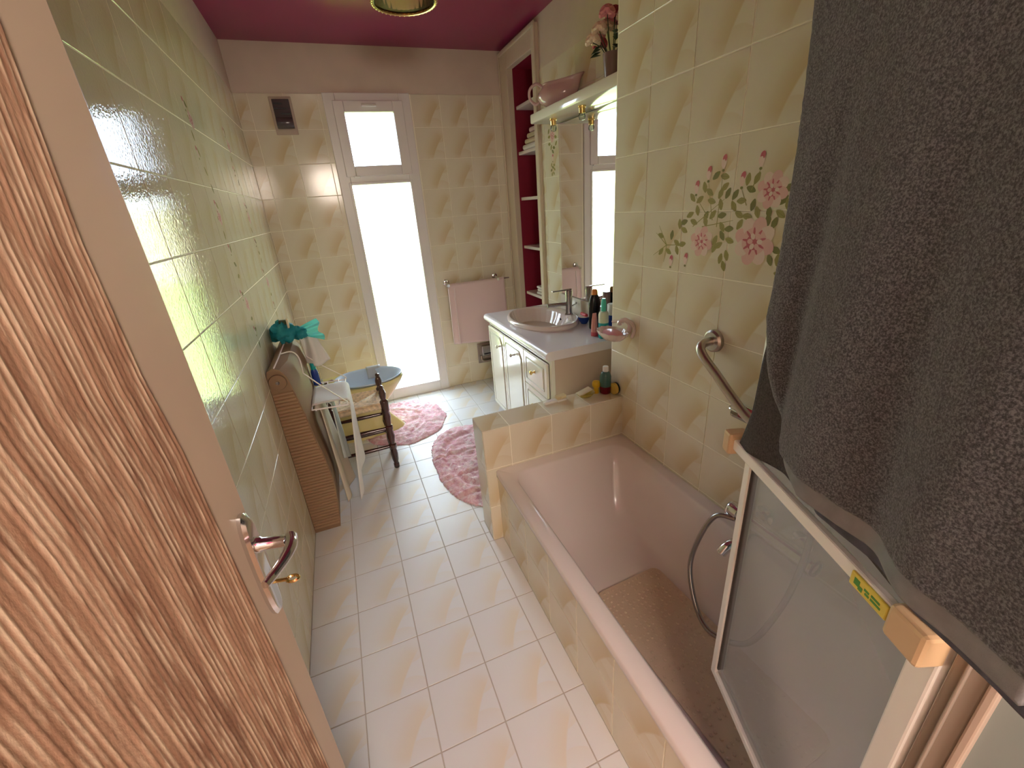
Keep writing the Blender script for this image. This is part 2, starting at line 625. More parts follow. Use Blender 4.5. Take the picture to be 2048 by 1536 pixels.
wr = struct(obj('wall_right', B().box((XT + 0.0013, 0.085, 0), (1.50, 1.6337, ZT - 0.001)).box((XT + 0.004, 0.085, ZT), (1.50, 1.631, ZC), mi=1), ['grout_wall', 'paint_cream']), 'cream tiled wall beside the bathtub')
tiles(wr, (XT + 0.0035, 0, 0), (0, -1, 0), (0, 0, 1), (-1.635, -0.085), (0.34, ZT), -1.43, ZT, 'tile_wall')
tiles(wr, (0, 1.6315, 0), (-1, 0, 0), (0, 0, 1), (-XR, -XT), (0, ZT), -1.305, ZT, 'tile_wall')

CY0, CY1, CZ0, CZ1 = 2.91, 3.335, 0.10, 2.315           # closet opening
wa = B()
wa.box((XR + 0.0013, 1.629, 0), (1.50, CY0, ZT - 0.001))
wa.box((XR + 0.004, 1.629, ZT), (1.50, CY0, ZC), mi=1)
wa.box((XR + 0.004, CY1, 0), (1.50, 3.60, ZC), mi=1)
wa.box((XR + 0.004, CY0, CZ1), (1.50, CY1, ZC), mi=1)
wa.box((XR + 0.004, CY0, 0), (1.50, CY1, CZ0), mi=1)
wal = struct(obj('wall_alcove', wa, ['grout_wall', 'paint_cream']), 'cream tiled wall behind the wash basin')
tiles(wal, (XR + 0.0035, 0, 0), (0, -1, 0), (0, 0, 1), (-2.848, -1.635), (0, ZT), -2.60, ZT, 'tile_wall')

wf = B()
wf.box((0.486, -0.13, 0), (1.95, 0.085, ZC))
wf.box((-0.56, -0.20, 0), (-0.385, -0.131, ZC))
wf.box((-0.385, -0.20, 2.06), (0.486, 0.05, ZC))
struct(obj('wall_front', wf, 'jamb_paint'), 'pale painted wall around the doorway')
# casing strips on the right jamb
cs = B().box((0.478, 0.086, 0), (0.52, 0.112, 2.06), 0.002).box((0.472, 0.0995, 0), (0.48, 0.1025, 2.06), 0.001)
struct(obj('trim_1', cs, 'casing_brown'), 'brown wooden casing beside the bath screen')
struct(obj('trim_2', B().box((0.474, 0.078, 0), (0.49, 0.086, 2.06), 0.002), 'vent_frame'), 'thin cream bead on the door casing')

# hallway behind the camera
struct(obj('wall_hall', B().box((-1.05, -2.4, 0), (-0.95, -0.2, ZC)).box((1.85, -2.4, 0), (1.95, -0.13, ZC)).box((-1.05, -2.5, 0), (1.95, -2.4, ZC))
           .box((-0.95, -0.21, 0), (-0.55, -0.2, ZC)), 'paint_hall'), 'beige hallway walls behind the doorway')
struct(obj('floor_hall', B().box((-1.05, -2.5, -0.12), (1.95, -0.2, -0.004)), 'hall_floor'), 'brown hallway floor')
struct(obj('ceiling_hall', B().box((-1.05, -2.5, ZC), (-0.6, -0.13, ZC + 0.1)), 'paint_hall'))

# outdoors
struct(obj('ground', B().box((-40, 4.5, -0.4), (40, 60, -0.15)), 'lawn_green'), 'sunlit green lawn outside the window')
struct(obj('terrace', B().box((-3, YB + 0.14, -0.4), (4, 4.6, -0.1)), 'terrace_stone'), 'grey terrace outside the window')
struct(obj('wall_garden', B().box((-20, 17, -0.3), (20, 17.3, 2.1)), 'garden_wall'), 'pale garden wall at the far end of the lawn')

# apron of the bath and the partition
ap = struct(obj('wall_apron', B().box((0.4553, 0.085, 0), (0.492, 1.535, 0.342)), 'grout_wall'), 'tiled apron panel along the bathtub')
tiles(ap, (0.4575, 0, 0), (0, -1, 0), (0, 0, 1), (-1.53, -0.09), (0.0, 0.342), -1.43, 0.187, 'tile_wall')
pw = struct(obj('wall_partition', B().box((0.4083, 1.5313, 0), (XT + 0.003, 1.6787, 0.5787)), 'grout_wall'), 'low tiled partition at the foot of the bathtub')
tiles(pw, (0, 1.5335, 0), (1, 0, 0), (0, 0, 1), (0.407, XT), (0, 0.58), 0.53, 0.187, 'tile_wall')
tiles(pw, (0, 1.6765, 0), (-1, 0, 0), (0, 0, 1), (-XT, -0.407), (0, 0.58), -0.53, 0.187, 'tile_wall')
tiles(pw, (0.4105, 0, 0), (0, -1, 0), (0, 0, 1), (-1.676, -1.536), (0, 0.58), -1.706, 0.187, 'tile_wall')
tiles(pw, (0, 0, 0.5765), (1, 0, 0), (0, 1, 0), (0.407, XT), (1.533, 1.679), 0.53, 1.51, 'tile_wall')

# ------------------------------------------------------------------ window
wn = bpy.data.objects.new('window_1', None)
wn.location = (0.392, YB, 0)
COL.objects.link(wn)
struct(wn, 'tall narrow white framed window with small tilting pane above')
y0, y1 = YB - 0.018, YB + 0.075
fr = B()
for a, b_ in (((0.113, 0), (0.188, 2.19)), ((0.597, 0), (0.672, 2.19)), ((0.188, 0), (0.597, 0.09)), ((0.188, 1.645), (0.597, 1.700)), ((0.188, 2.140), (0.597, 2.19))):
    fr.box((a[0], y0, a[1]), (b_[0], y1, b_[1]), 0.004)
wfr = obj('frame', fr, 'pvc', wn)
bd = B()
for a, b_ in (((0.172, 0.075), (0.190, 1.66)), ((0.595, 0.075), (0.613, 1.66)), ((0.190, 0.075), (0.595, 0.092)), ((0.190, 1.643), (0.595, 1.660))):
    bd.box((a[0], y0 - 0.006, a[1]), (b_[0], y1 - 0.03, b_[1]), 0.003)
obj('glazing_bead', bd, 'pvc', wfr)
sh = B()
for a, b_ in (((0.166, 1.695), (0.232, 2.145)), ((0.548, 1.695), (0.619, 2.145)), ((0.232, 1.695), (0.548, 1.760)), ((0.232, 2.078), (0.548, 2.145))):
    sh.box((a[0], y0 - 0.014, a[1]), (b_[0], y0 + 0.04, b_[1]), 0.005)
sash = obj('tilting_sash', sh, 'pvc', wn)
obj('latch', B().box((0.345, y0 - 0.03, 2.108), (0.440, y0 - 0.012, 2.124), 0.004), 'shelf_white', sash)
for hx in (0.215, 0.555):
    obj('hinge', B().box((hx, y0 - 0.022, 1.688), (hx + 0.04, y0 - 0.004, 1.700), 0.003), 'cap_white', sash)
obj('pane', B().box((0.230, YB + 0.015, 1.758), (0.550, YB + 0.019, 2.080)), 'pane_clear', sash)
obj('pane', B().box((0.186, YB + 0.025, 0.088), (0.599, YB + 0.029, 1.648)), 'pane_frosted', wn, label='frosted lower pane')

# ------------------------------------------------------------------ door
E0, H0 = Vector((-0.18, 0.56, 0)), Vector((-0.36, -0.13, 0))
DW = (H0 - E0).length
du = (H0 - E0).normalized()
dn = Vector((-du.y, du.x, 0))
DM = Matrix(((du.x, dn.x, 0, E0.x), (du.y, dn.y, 0, E0.y), (0, 0, 1, 0), (0, 0, 0, 1)))     # (s, out, z) -> world


def D(s, o_, z):
    return DM @ Vector((s, o_, z))


dr = bpy.data.objects.new('door_1', None)
dr.location = E0
COL.objects.link(dr)
struct(dr, 'open wooden door with brown ribbed panel and chrome lever handle')
obj('leaf', B().box((0, -0.04, 0.012), (DW, 0, 2.04), 0.003, M=DM), 'door_paint', dr)


def sbound(z):
    zz = [0.0, 0.55, 0.9, 1.05, 1.24, 1.33, 1.45, 1.60, 2.04]
    ss = [0.040, 0.042, 0.052, 0.058, 0.064, 0.074, 0.075, 0.062, 0.060]
    return float(np.interp(z, zz, ss))


rb = B()
NR = 108
ridge = rb.bm.verts.layers.float_color.new('ridge')
zs = [0.03, 0.3, 0.6, 0.9, 1.05, 1.24, 1.33, 1.45, 1.6, 2.0]
cols = []
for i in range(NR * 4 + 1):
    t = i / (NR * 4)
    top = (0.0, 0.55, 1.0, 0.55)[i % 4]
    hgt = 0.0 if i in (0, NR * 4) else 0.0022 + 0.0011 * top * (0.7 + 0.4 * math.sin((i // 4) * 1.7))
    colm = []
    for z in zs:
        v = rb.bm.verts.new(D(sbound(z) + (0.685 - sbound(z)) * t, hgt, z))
        thread = (0.0, 0.35, 1.0, 0.35)[i % 4] if ( ((i // 4) * 7) % 5 != 1) else 0.1  # amount of cream thread colour, strongest on the rib crests
        v[ridge] = (thread, thread, thread, 1)
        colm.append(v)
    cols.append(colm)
for a, b_ in zip(cols, cols[1:]):
    for k in range(len(zs) - 1):
        rb.bm.faces.new((a[k], b_[k], b_[k + 1], a[k + 1]))
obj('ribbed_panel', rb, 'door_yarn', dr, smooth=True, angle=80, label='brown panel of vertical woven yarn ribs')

pl = []
for k in range(24):
    t = 2 * math.pi * k / 24
    ex = 0.0155 * math.copysign(abs(math.cos(t)) ** 0.7, math.cos(t))
    ez = 0.086 * math.copysign(abs(math.sin(t)) ** 0.7, math.sin(t))
    pl.append((ex, ez))
pb = B()
pb.loft([[D(0.019 + x, 0.0, 1.031 + z) for x, z in pl], [D(0.019 + x, 0.005, 1.031 + z) for x, z in pl], [D(0.019 + x * 0.75, 0.009, 1.031 + z * 0.93) for x, z in pl]])
plate = obj('handle_plate', pb, 'chrome', dr, smooth=True, label='chrome back plate')
lv = B().tube([D(0.019, 0.006, 1.066), D(0.019, 0.014, 1.066), D(0.019, 0.016, 1.066), D(0.019, 0.046, 1.066)], [0.0105, 0.0105, 0.0085, 0.008], 14)
path = catmull([D(0.014, 0.050, 1.068), D(0.030, 0.056, 1.067), D(0.050, 0.053, 1.063), D(0.070, 0.046, 1.059), D(0.086, 0.043, 1.060)], 6)
lv.tube(path, [0.0085 - 0.0035 * (i / (len(path) - 1)) for i in range(len(path))], 10)
obj('lever', lv, 'chrome', plate, smooth=True, angle=60)
ky = B().tube([D(0.017, 0.006, 0.998), D(0.017, 0.030, 0.999)], 0.0028, 8)
ky.tube([D(0.017 + 0.0055 * math.cos(t), 0.036 + 0.008 * math.sin(t), 0.999) for t in [2 * math.pi * k / 14 for k in range(14)]], 0.0022, 6, closed=True)
obj('key', ky, 'brass', plate, smooth=True, label='small brass key in the lock')

# ------------------------------------------------------------------ bathtub and what is in it
tub = B()
secs = [rrect(0.452, 1.104, 0.088, 1.529, 0.012, 0.346), rrect(0.448, 1.104, 0.088, 1.529, 0.012, 0.352), rrect(0.448, 1.104, 0.088, 1.529, 0.012, 0.374),
        rrect(0.453, 1.102, 0.092, 1.527, 0.012, 0.380), rrect(0.500, 1.060, 0.150, 1.478, 0.075, 0.380), rrect(0.508, 1.052, 0.158, 1.468, 0.075, 0.374),
        rrect(0.520, 1.040, 0.185, 1.435, 0.10, 0.30), rrect(0.545, 1.018, 0.225, 1.375, 0.12, 0.18), rrect(0.575, 0.992, 0.275, 1.315, 0.13, 0.09),
        rrect(0.605, 0.965, 0.32, 1.26, 0.12, 0.062), rrect(0.66, 0.91, 0.40, 1.16, 0.10, 0.056)]
tub.loft(secs, True, False, True)
tb = thing('bathtub', 'pinkish beige built-in bathtub behind tiled apron', 'bathtub', (0.78, 0.8, 0))
obj('shell', tub, 'tub_enamel', tb, smooth=True, angle=50)
obj('drain', B().lathe([(0.0, 0.0625), (0.026, 0.0625), (0.028, 0.058)][::-1], (0.78, 0.40, -0.002), 20), 'chrome', tb, smooth=True)

MM = Matrix.Translation((0.80, 0.70, 0)) @ Matrix.Rotation(math.radians(3), 4, 'Z')
tm = B()
tm.loft([[MM @ Vector(q) for q in rrect(-0.145, 0.145, -0.36, 0.325, 0.03, z)] for z in (0.066, 0.072)])
mt = thing('bath_mat', 'brown rubber anti-slip mat lying in the bathtub', 'bath mat', (0.80, 0.70, 0.066))
obj('sheet', tm, 'tub_mat', mt)
nb = B()
for i in range(15):
    for j in range(34):
        if random.random() < 0.25:
            continue
        cx, cy_ = -0.133 + i * 0.019 + random.uniform(-.002, .002), -0.34 + j * 0.0197
        q = MM @ Vector((cx, cy_, 0.072))
        nb.lathe([(0.0055, 0), (0.0045, 0.003), (0.002, 0.0042)], q, 6)
o = obj('raised_nubs', nb, 'tub_mat', mt, smooth=True)
o['kind'] = 'stuff'

# mixer tap on the tub wall
mx = thing('bath_mixer_tap', 'chrome bath mixer tap with shower hose, behind bath screen', 'tap', (XT, 0.68, 0.46))
bx = B()
BXX, BZ = 1.035, 0.475
bx.lathe([(0.024, 0.575), (0.026, 0.585), (0.026, 0.775), (0.024, 0.785)], (BXX, 0, BZ), 20, 'Y')
for yy in (0.62, 0.75):
    bx.lathe([(0.017, BXX - XT), (0.017, -0.012), (0.032, -0.010), (0.032, 0.0)], (XT, yy, BZ), 16, 'X')
body = obj('body', bx, 'chrome', mx, smooth=True)
for yy, s in ((0.80, 1), (0.56, -1)):
    kb = B().lathe([(0.018, 0), (0.027, s * 0.004), (0.030, s * 0.03), (0.027, s * 0.040), (0.020, s * 0.041)], (BXX, yy - s * 0.018, BZ), 20, 'Y')
    k = obj('knob', kb, 'chrome', mx, smooth=True)
    obj('knob_ring', B().tube([(BXX + 0.021 * math.cos(t), yy + s * 0.0235, BZ + 0.021 * math.sin(t)) for t in [2 * math.pi * i / 20 for i in range(20)]], 0.0035, 6, closed=True), 'black', k, smooth=True)
obj('spout', B().tube(catmull([(BXX, 0.73, BZ - 0.015), (BXX - 0.035, 0.735, BZ - 0.045), (BXX - 0.085, 0.745, BZ - 0.062), (BXX - 0.105, 0.75, BZ - 0.085)], 6), 0.016, 12), 'chrome', mx, smooth=True)
hp = catmull([(BXX - 0.02, 0.785, BZ - 0.01), (0.985, 0.835, 0.45), (0.94, 0.85, 0.36), (0.90, 0.835, 0.26), (0.87, 0.76, 0.165), (0.86, 0.68, 0.145), (0.90, 0.59, 0.19), (0.96, 0.56, 0.33), (1.0, 0.555, 0.47), (1.02, 0.56, 0.60)], 8)
obj('hose', B().tube(hp, 0.0085, 10), 'chrome_dark', mx, smooth=True, label='dark grey shower hose hanging in a loop')
hs = B().tube([(1.02, 0.56, 0.59), (1.03, 0.557, 0.66), (1.035, 0.55, 0.70)], [0.011, 0.012, 0.014], 12)
hs.lathe([(0.012, 0.02), (0.032, 0.0), (0.032, -0.012), (0.0, -0.012)], (1.03, 0.55, 0.715), 16, M=Matrix.Rotation(math.radians(50), 3, 'Y'))
obj('hand_shower', hs, 'chrome', mx, smooth=True)

# angled grab bar
gb = thing('grab_bar', 'satin steel angled grab bar on tiled bath wall', 'grab bar', (XT, 0.9, 0.9))
gp = catmull([(XT - 0.004, 1.035, 0.985), (1.07, 1.035, 0.985), (1.040, 1.028, 0.978), (1.030, 1.005, 0.955), (1.030, 0.94, 0.908), (1.030, 0.85, 0.842), (1.030, 0.80, 0.815), (1.030, 0.74, 0.806), (1.030, 0.60, 0.806), (1.035, 0.575, 0.806), (1.07, 0.56, 0.806), (XT - 0.004, 0.56, 0.806)], 6)
obj('bar', B().tube(gp, 0.0145, 16), 'steel_satin', gb, smooth=True)
for yy, zz in ((1.035, 0.985), (0.56, 0.806)):
    obj('wall_rose', B().lathe([(0.030, -0.018), (0.037, -0.012), (0.038, 0.0)], (XT, yy, zz), 24, 'X'), 'steel_satin', gb, smooth=True)
# small soap rack behind the bar
sr = thing('soap_rack', 'small chrome soap rack on bath wall below the grab bar', 'soap dish', (1.07, 0.84, 0.79))
sb = B().loft([rrect(1.055, 1.105, 0.775, 0.905, 0.02, z) for z in (0.782, 0.79)])
obj('tray', sb, 'chrome_dark', sr)
obj('rim', B().tube(rrect(1.052, 1.102, 0.772, 0.908, 0.02, 0.806, 4), 0.003, 6, closed=True), 'chrome', sr, smooth=True)
tag(obj('soap_bar', B().loft([rrect(1.062, 1.098, 0.80, 0.88, 0.014, z, 4) for z in (0.7905, 0.806)]), 'red_soap', smooth=True), 'red bar of soap in the chrome rack on bath wall', 'soap')

# ------------------------------------------------------------------ bath screen (swung inwards) and grey towel
ang = math.radians(21.3)
P1 = Vector((0.636, 0.481, 0))
su = Vector((-math.sin(ang), -math.cos(ang), 0))
sn = Vector((-math.cos(ang), math.sin(ang), 0))
SM = Matrix(((su.x, sn.x, 0, P1.x), (su.y, sn.y, 0, P1.y), (0, 0, 1, 0), (0, 0, 0, 1)))    # (s, out to room, z)
ZS = 1.80
sc = thing('bath_screen', 'white framed glass bath screen standing on the tub, swung inwards', 'bath screen', P1 + su * 0.2 + Vector((0, 0, 0.385)))
obj('far_profile', B().box((0.0, -0.012, 0.402), (0.018, 0.010, ZS), 0.002, M=SM), 'profile_white', sc)
obj('gasket', B().box((0.018, -0.006, 0.420), (0.022, 0.006, ZS - 0.02), M=SM), 'gasket', sc)
obj('bottom_profile', B().box((0.0, -0.010, 0.390), (0.366, 0.010, 0.408), 0.002, M=SM), 'profile_white', sc)
obj('top_profile', B().box((0.0, -0.010, ZS), (0.366, 0.010, ZS + 0.018), 0.002, M=SM), 'profile_white', sc)
po = B().box((0.366, -0.016, 0.388), (0.396, 0.018, ZS + 0.018), 0.003, M=SM)
obj('hinge_post', po, 'profile_white', sc)
obj('wall_channel', B().box((0.398, -0.020, 0.388), (0.408, 0.010, ZS), 0.002, M=SM), 'profile_white', sc)
obj('pane', B().box((0.018, -0.003, 0.405), (0.367, 0.003, ZS), M=SM), 'screen_glass', sc)
bar = obj('towel_rail', B().box((-0.006, 0.022, 1.004), (0.372, 0.034, 1.025), 0.003, M=SM), 'profile_white', sc)
for s0, s1 in ((-0.030, -0.004), (0.352, 0.396)):
    obj('rail_bracket', B().box((s0, 0.004, 0.992), (s1, 0.042, 1.036), 0.005, M=SM), 'cap_beige', sc)
st = B().box((0.296, 0.0342, 1.003), (0.350, 0.0380, 1.023), 0.0018, M=SM)
sto = obj('sticker', st, 'sticker_yellow', bar, label='yellow label with green print')
sg = B()
for s_, z_, l_, h_ in ((0.303, 1.014, 0.008, 0.009), (0.310, 1.010, 0.006, 0.006), (0.318, 1.015, 0.007, 0.003), (0.320, 1.0105, 0.006, 0.003), (0.328, 1.016, 0.012, 0.003), (0.328, 1.011, 0.014, 0.003)):
    sg.box((s_, 0.0378, z_ - h_ / 2), (s_ + l_, 0.0384, z_ + h_ / 2), M=SM)
obj('green_print', sg, 'sticker_green', sto)

tw = thing('bath_towel', 'thick charcoal terry towel draped over the bath screen', 'towel', P1 + su * 0.2 + Vector((0, 0, 1.05)))


def pnoise(n, m_, k):
    a = rng.standard_normal((n, m_))
    for _ in range(k):
        a = (a + np.roll(a, 1, 0) + np.roll(a, -1, 0) + np.roll(a, 1, 1) + np.roll(a, -1, 1)) / 5
    return a / (a.std() + 1e-9)


def towel_sheet(name, sL, sR, zT, zB, off, nu, nv, amp, mk, over=False):
    """cloth hanging in the screen's plane; sL(z), off(s,z) give outline and folds"""
    jit = pnoise(nu + 1, nv + 1, 2)
    co = []
    for i in range(nu + 1):
        for j in range(nv + 1):
            t = j / nv
            z = zT(i / nu) + (zB(i / nu) - zT(i / nu)) * t
            s = sL(z) + (sR(z) - sL(z)) * i / nu
            o_ = off(s, z) + amp * jit[i, j]
            co.append(SM @ Vector((s, o_, z)) - root_loc(tw))
    fa = [(i * (nv + 1) + j, (i + 1) * (nv + 1) + j, (i + 1) * (nv + 1) + j + 1, i * (nv + 1) + j + 1) for i in range(nu) for j in range(nv)]
    me = bpy.data.meshes.new(name)
    me.from_pydata([tuple(c) for c in co], [], fa)
    me.materials.append(MATS[mk])
    me.polygons.foreach_set('use_smooth', [True] * len(fa))
    o = bpy.data.objects.new(name, me)
    md = o.modifiers.new('thickness', 'SOLIDIFY')
    md.thickness = 0.006
    md.offset = -1
    return finish(o, tw)


def g(x, c, w_):
    return math.exp(-((x - c) / w_) ** 2)


def t_left(z):
    return float(np.interp(z, [1.05, 1.076, 1.086, 1.114, 1.153, 1.213, 1.273, 1.365, 1.492, 1.66, 1.83], [0.21, 0.186, 0.147, 0.112, 0.091, 0.064, 0.042, 0.042, 0.031, 0.005, 0.0]))


def t_off(s, z):
    low = min(1.0, max(0.0, (1.62 - z) / 0.45))
    o_ = 0.030 + 0.022 * low
    o_ += low * (-0.017 * g(s, 0.130 - 0.02 * (1.5 - z), 0.024) + 0.010 * g(s, 0.215, 0.035) - 0.013 * g(s, 0.300 + 0.06 * (1.3 - z), 0.032) + 0.008 * g(s, 0.38, 0.03))
    e = s - t_left(z)
    if e < 0.03:
        o_ -= 0.028 * (1 - e / 0.03) ** 2
    return o_


def hemz(u):
    return 1.058


towel_sheet('front_pile', t_left, lambda z: 0.475, lambda u: 1.826, lambda u: 1.100, t_off, 170, 280, 0.00022, 'terry_grey')
towel_sheet('woven_band', t_left, lambda z: 0.475, lambda u: 1.104, lambda u: 1.072, lambda s, z: t_off(s, z) - 0.004, 60, 10, 0.0001, 'terry_band')
towel_sheet('hem', lambda z: t_left(z) - 0.07, lambda z: 0.475, lambda u: 1.078, lambda u: 1.051, lambda s, z: 0.032 + 0.5 * (t_off(s, z) - 0.05), 60, 8, 0.0002, 'terry_hem')


def b_left(z):
    return float(np.interp(z, [1.018, 1.058, 1.10, 1.187, 1.272, 1.36, 1.5, 1.83], [0.005, 0.020, 0.034, 0.039, 0.048, 0.07, 0.07, 0.06]))


towel_sheet('back_fold', b_left, lambda z: 0.40, lambda u: 1.826, lambda u: 1.018 + 0.025 * min(1, u * 3.3), lambda s, z: 0.022 + 0.004 * math.sin(s * 40), 60, 90, 0.0002, 'terry_shaded')
# over the top edge and down the tub side
ov = B()


def overf(u, v):
    s = 0.04 + 0.32 * u
    t = v * 1.6
    if t < 0.2:
        a = math.pi * t / 0.2
        return SM @ Vector((s, 0.032 * math.cos(a), 1.826 + 0.030 * math.sin(a)))
    return SM @ Vector((s, -0.032 - 0.008 * math.sin(s * 30), 1.826 - (t - 0.2) * 0.30))


ov.grid(overf, 30, 40)
obj('top_fold', ov, 'terry_grey', tw, smooth=True, angle=180, solid=0.012)

# ------------------------------------------------------------------ vanity
VX, VY0, VY1 = 0.90, 1.862, 2.842
va = thing('vanity_cabinet', 'white lacquered vanity cabinet with knobs, under the wash basin', 'cabinet', (1.13, 2.36, 0))
ca = B().box((VX + 0.020, VY0, 0.075), (XR - 0.008, VY1, 0.698))
obj('body', ca, 'side_laminate', va)
obj('face_frame', B().box((VX, VY0, 0.07), (VX + 0.02, VY0 + 0.028, 0.70), 0.002).box((VX, VY1 - 0.012, 0.07), (VX + 0.02, VY1, 0.70), 0.002).box((VX + 0.001, VY0 + 0.028, 0.672), (VX + 0.02, VY1 - 0.012, 0.70), 0.002), 'white_lacquer', va)
obj('plinth', B().box((VX + 0.06, VY0 + 0.02, 0.0), (XR - 0.03, VY1 - 0.02, 0.075)), 'white_lacquer', va)


def front_panel(name, ya, yb, za, zb, chamf, ky_, kz):
    f = B().box((VX - 0.016, ya, za), (VX, yb, zb), 0.003)
    o = obj(name, f, 'white_lacquer', va)
    m_ = 0.034
    pts = [(ya + m_, za + m_), (yb - m_, za + m_), (yb - m_, zb - m_), (ya + m_, zb - m_)]
    if chamf:
        pts = [(ya + m_, za + m_), (yb - m_, za + m_), (yb - m_, zb - m_), (ya + m_ + 0.03, zb - m_), (ya + m_, zb - m_ - 0.035)]
    mo = B().tube([(VX - 0.0165, a, z) for a, z in pts], 0.0035, 6, closed=True)
    obj('moulding', mo, 'moulding_grey', o, smooth=True)
    mid = B()
    mid.prism([(VX - 0.0160, a + (0.010 if a < (ya + yb) / 2 else -0.010), z + (0.010 if z < (za + zb) / 2 else -0.010)) for a, z in pts], (-0.003, 0, 0))
    obj('raised_field', mid, 'white_lacquer', o)
    kb = B().lathe([(0.013, 0.0), (0.006, -0.006), (0.005, -0.018), (0.012, -0.024), (0.012, -0.030), (0.005, -0.034)], (VX - 0.016, ky_, kz), 14, 'X')
    obj('knob', kb, 'brass' if name == 'drawer' else 'steel_satin', o, smooth=True)


front_panel('door', 2.530, 2.830, 0.078, 0.668, True, 2.600, 0.578)
front_panel('door', 2.200, 2.524, 0.078, 0.668, True, 2.345, 0.592)
front_panel('drawer', 1.894, 2.194, 0.470, 0.668, False, 2.040, 0.580)
front_panel('drawer', 1.894, 2.194, 0.275, 0.464, False, 2.040, 0.38)
front_panel('drawer', 1.894, 2.194, 0.078, 0.269, False, 2.040, 0.18)

BCX, BCY, BAX, BAY = 1.128, 2.445, 0.205, 0.295
ct = thing('countertop', 'pale pink laminate countertop with rolled front edge on vanity', 'countertop', (1.12, 2.36, 0.70))
slab = B()
# slab with an oval cut-out: ring between rectangle and ellipse
x0, x1, ya, yb = 0.886, XR - 0.002, 1.848, 2.845
angs = [2 * math.pi * (k + 0.5) / 44 for k in range(44)] + [math.atan2(y - BCY, x - BCX) % (2 * math.pi) for x in (x0, x1) for y in (ya, yb)]
top_o, top_i = [], []
for t in sorted(angs):
    cx, sy = math.cos(t), math.sin(t)
    far = min((x1 - BCX) / cx if cx > 0 else (x0 - BCX) / cx, (yb - BCY) / sy if sy > 0 else (ya - BCY) / sy)
    top_o.append((BCX + cx * far, BCY + sy * far))
    top_i.append((BCX + 0.9 * BAX * cx, BCY + 0.9 * BAY * sy))
slab.loft([[(x, y, 0.750) for x, y in top_i], [(x, y, 0.750) for x, y in top_o], [(x, y, 0.702) for x, y in top_o], [(x, y, 0.702) for x, y in top_i], [(x, y, 0.750) for x, y in top_i]], True, False, False)
obj('slab', slab, 'white_laminate', ct, smooth=True, angle=30)
obj('rolled_edge', B().tube([(0.886, 1.846, 0.726), (0.886, 2.845, 0.726)], 0.0245, 16), 'white_laminate', ct, smooth=True)
obj('backsplash', B().box((XR - 0.022, 1.64, 0.750), (XR, 2.60, 0.868), 0.003).box((XR - 0.002, 1.64, 0.70), (XR, 1.85, 0.76)), 'white_lacquer', ct)

ba = thing('wash_basin', 'oval scalloped porcelain wash basin set in countertop', 'basin', (BCX, BCY, 0.75))
bs = []
NB = 96


def ell(fx, fy, z, dx=0.0, fl_=0.0, nf=30):
    out = []
    for k in range(NB):
        t = 2 * math.pi * k / NB
        f = 1 + fl_ * math.cos(nf * t)
        out.append((BCX + dx + BAX * fx * f * math.cos(t), BCY + BAY * fy * f * math.sin(t), z))
    return out


bs = [ell(0.98, 0.985, 0.749), ell(1.03, 1.02, 0.756), ell(1.03, 1.02, 0.766), ell(1.00, 1.0, 0.776), ell(0.95, 0.965, 0.780, 0, 0.002),
      ell(0.80, 0.905, 0.778, -0.022, 0.012), ell(0.77, 0.885, 0.766, -0.024, 0.016), ell(0.72, 0.83, 0.735, -0.024, 0.016), ell(0.60, 0.68, 0.690, -0.024, 0.014), ell(0.40, 0.44, 0.650, -0.02, 0.008), ell(0.12, 0.10, 0.634, -0.015)]
bb = B().loft(bs, True, False, True)
obj('bowl', bb, 'porcelain', ba, smooth=True, angle=60)
obj('overflow', B().lathe([(0.0095, 0.0), (0.007, -0.003), (0.0001, -0.0032)], (BCX - 0.024 + 0.146, BCY - 0.02, 0.738), 14, M=Matrix.Rotation(math.radians(75), 3, 'Y'), sy=1.0, sx=1.4), 'black', ba)

fa = thing('basin_mixer_tap', 'slim chrome single lever tap on the wash basin', 'tap', (1.285, 2.37, 0.78))
fx, fy = 1.283, 2.372
obj('body', B().lathe([(0.026, 0.776), (0.026, 0.782), (0.0205, 0.786), (0.0205, 0.898), (0.0225, 0.900), (0.0225, 0.928), (0.018, 0.932)], (fx, fy, 0), 24), 'chrome_dark', fa, smooth=True)
obj('spout', B().tube([(fx, fy, 0.846), (fx - 0.13, fy + 0.004, 0.852), (fx - 0.148, fy + 0.004, 0.851)], [0.012, 0.0115, 0.0125], 14), 'chrome_dark', fa, smooth=True)
obj('lever', B().box((fx - 0.115, fy - 0.008, 0.931), (fx + 0.020, fy + 0.008, 0.938), 0.002), 'chrome_dark', fa)
obj('rod', B().tube([(fx + 0.02, fy - 0.004, 0.83), (fx + 0.048, fy - 0.004, 0.84)], 0.003, 8).lathe([(0.004, 0), (0.007, 0.004), (0.004, 0.01)], (fx + 0.05, fy - 0.004, 0.838), 10), 'chrome_dark', fa, smooth=True)


def bottle(name, label, cat, loc, parts):
    t = thing(name, label, cat, loc)
    for nm, prof, mk, kw in parts:
        obj(nm, B().lathe([(r, h + loc[2]) for r, h in prof], (loc[0], loc[1], 0), 24, **kw), mk, t, smooth=True, angle=50)
    return t


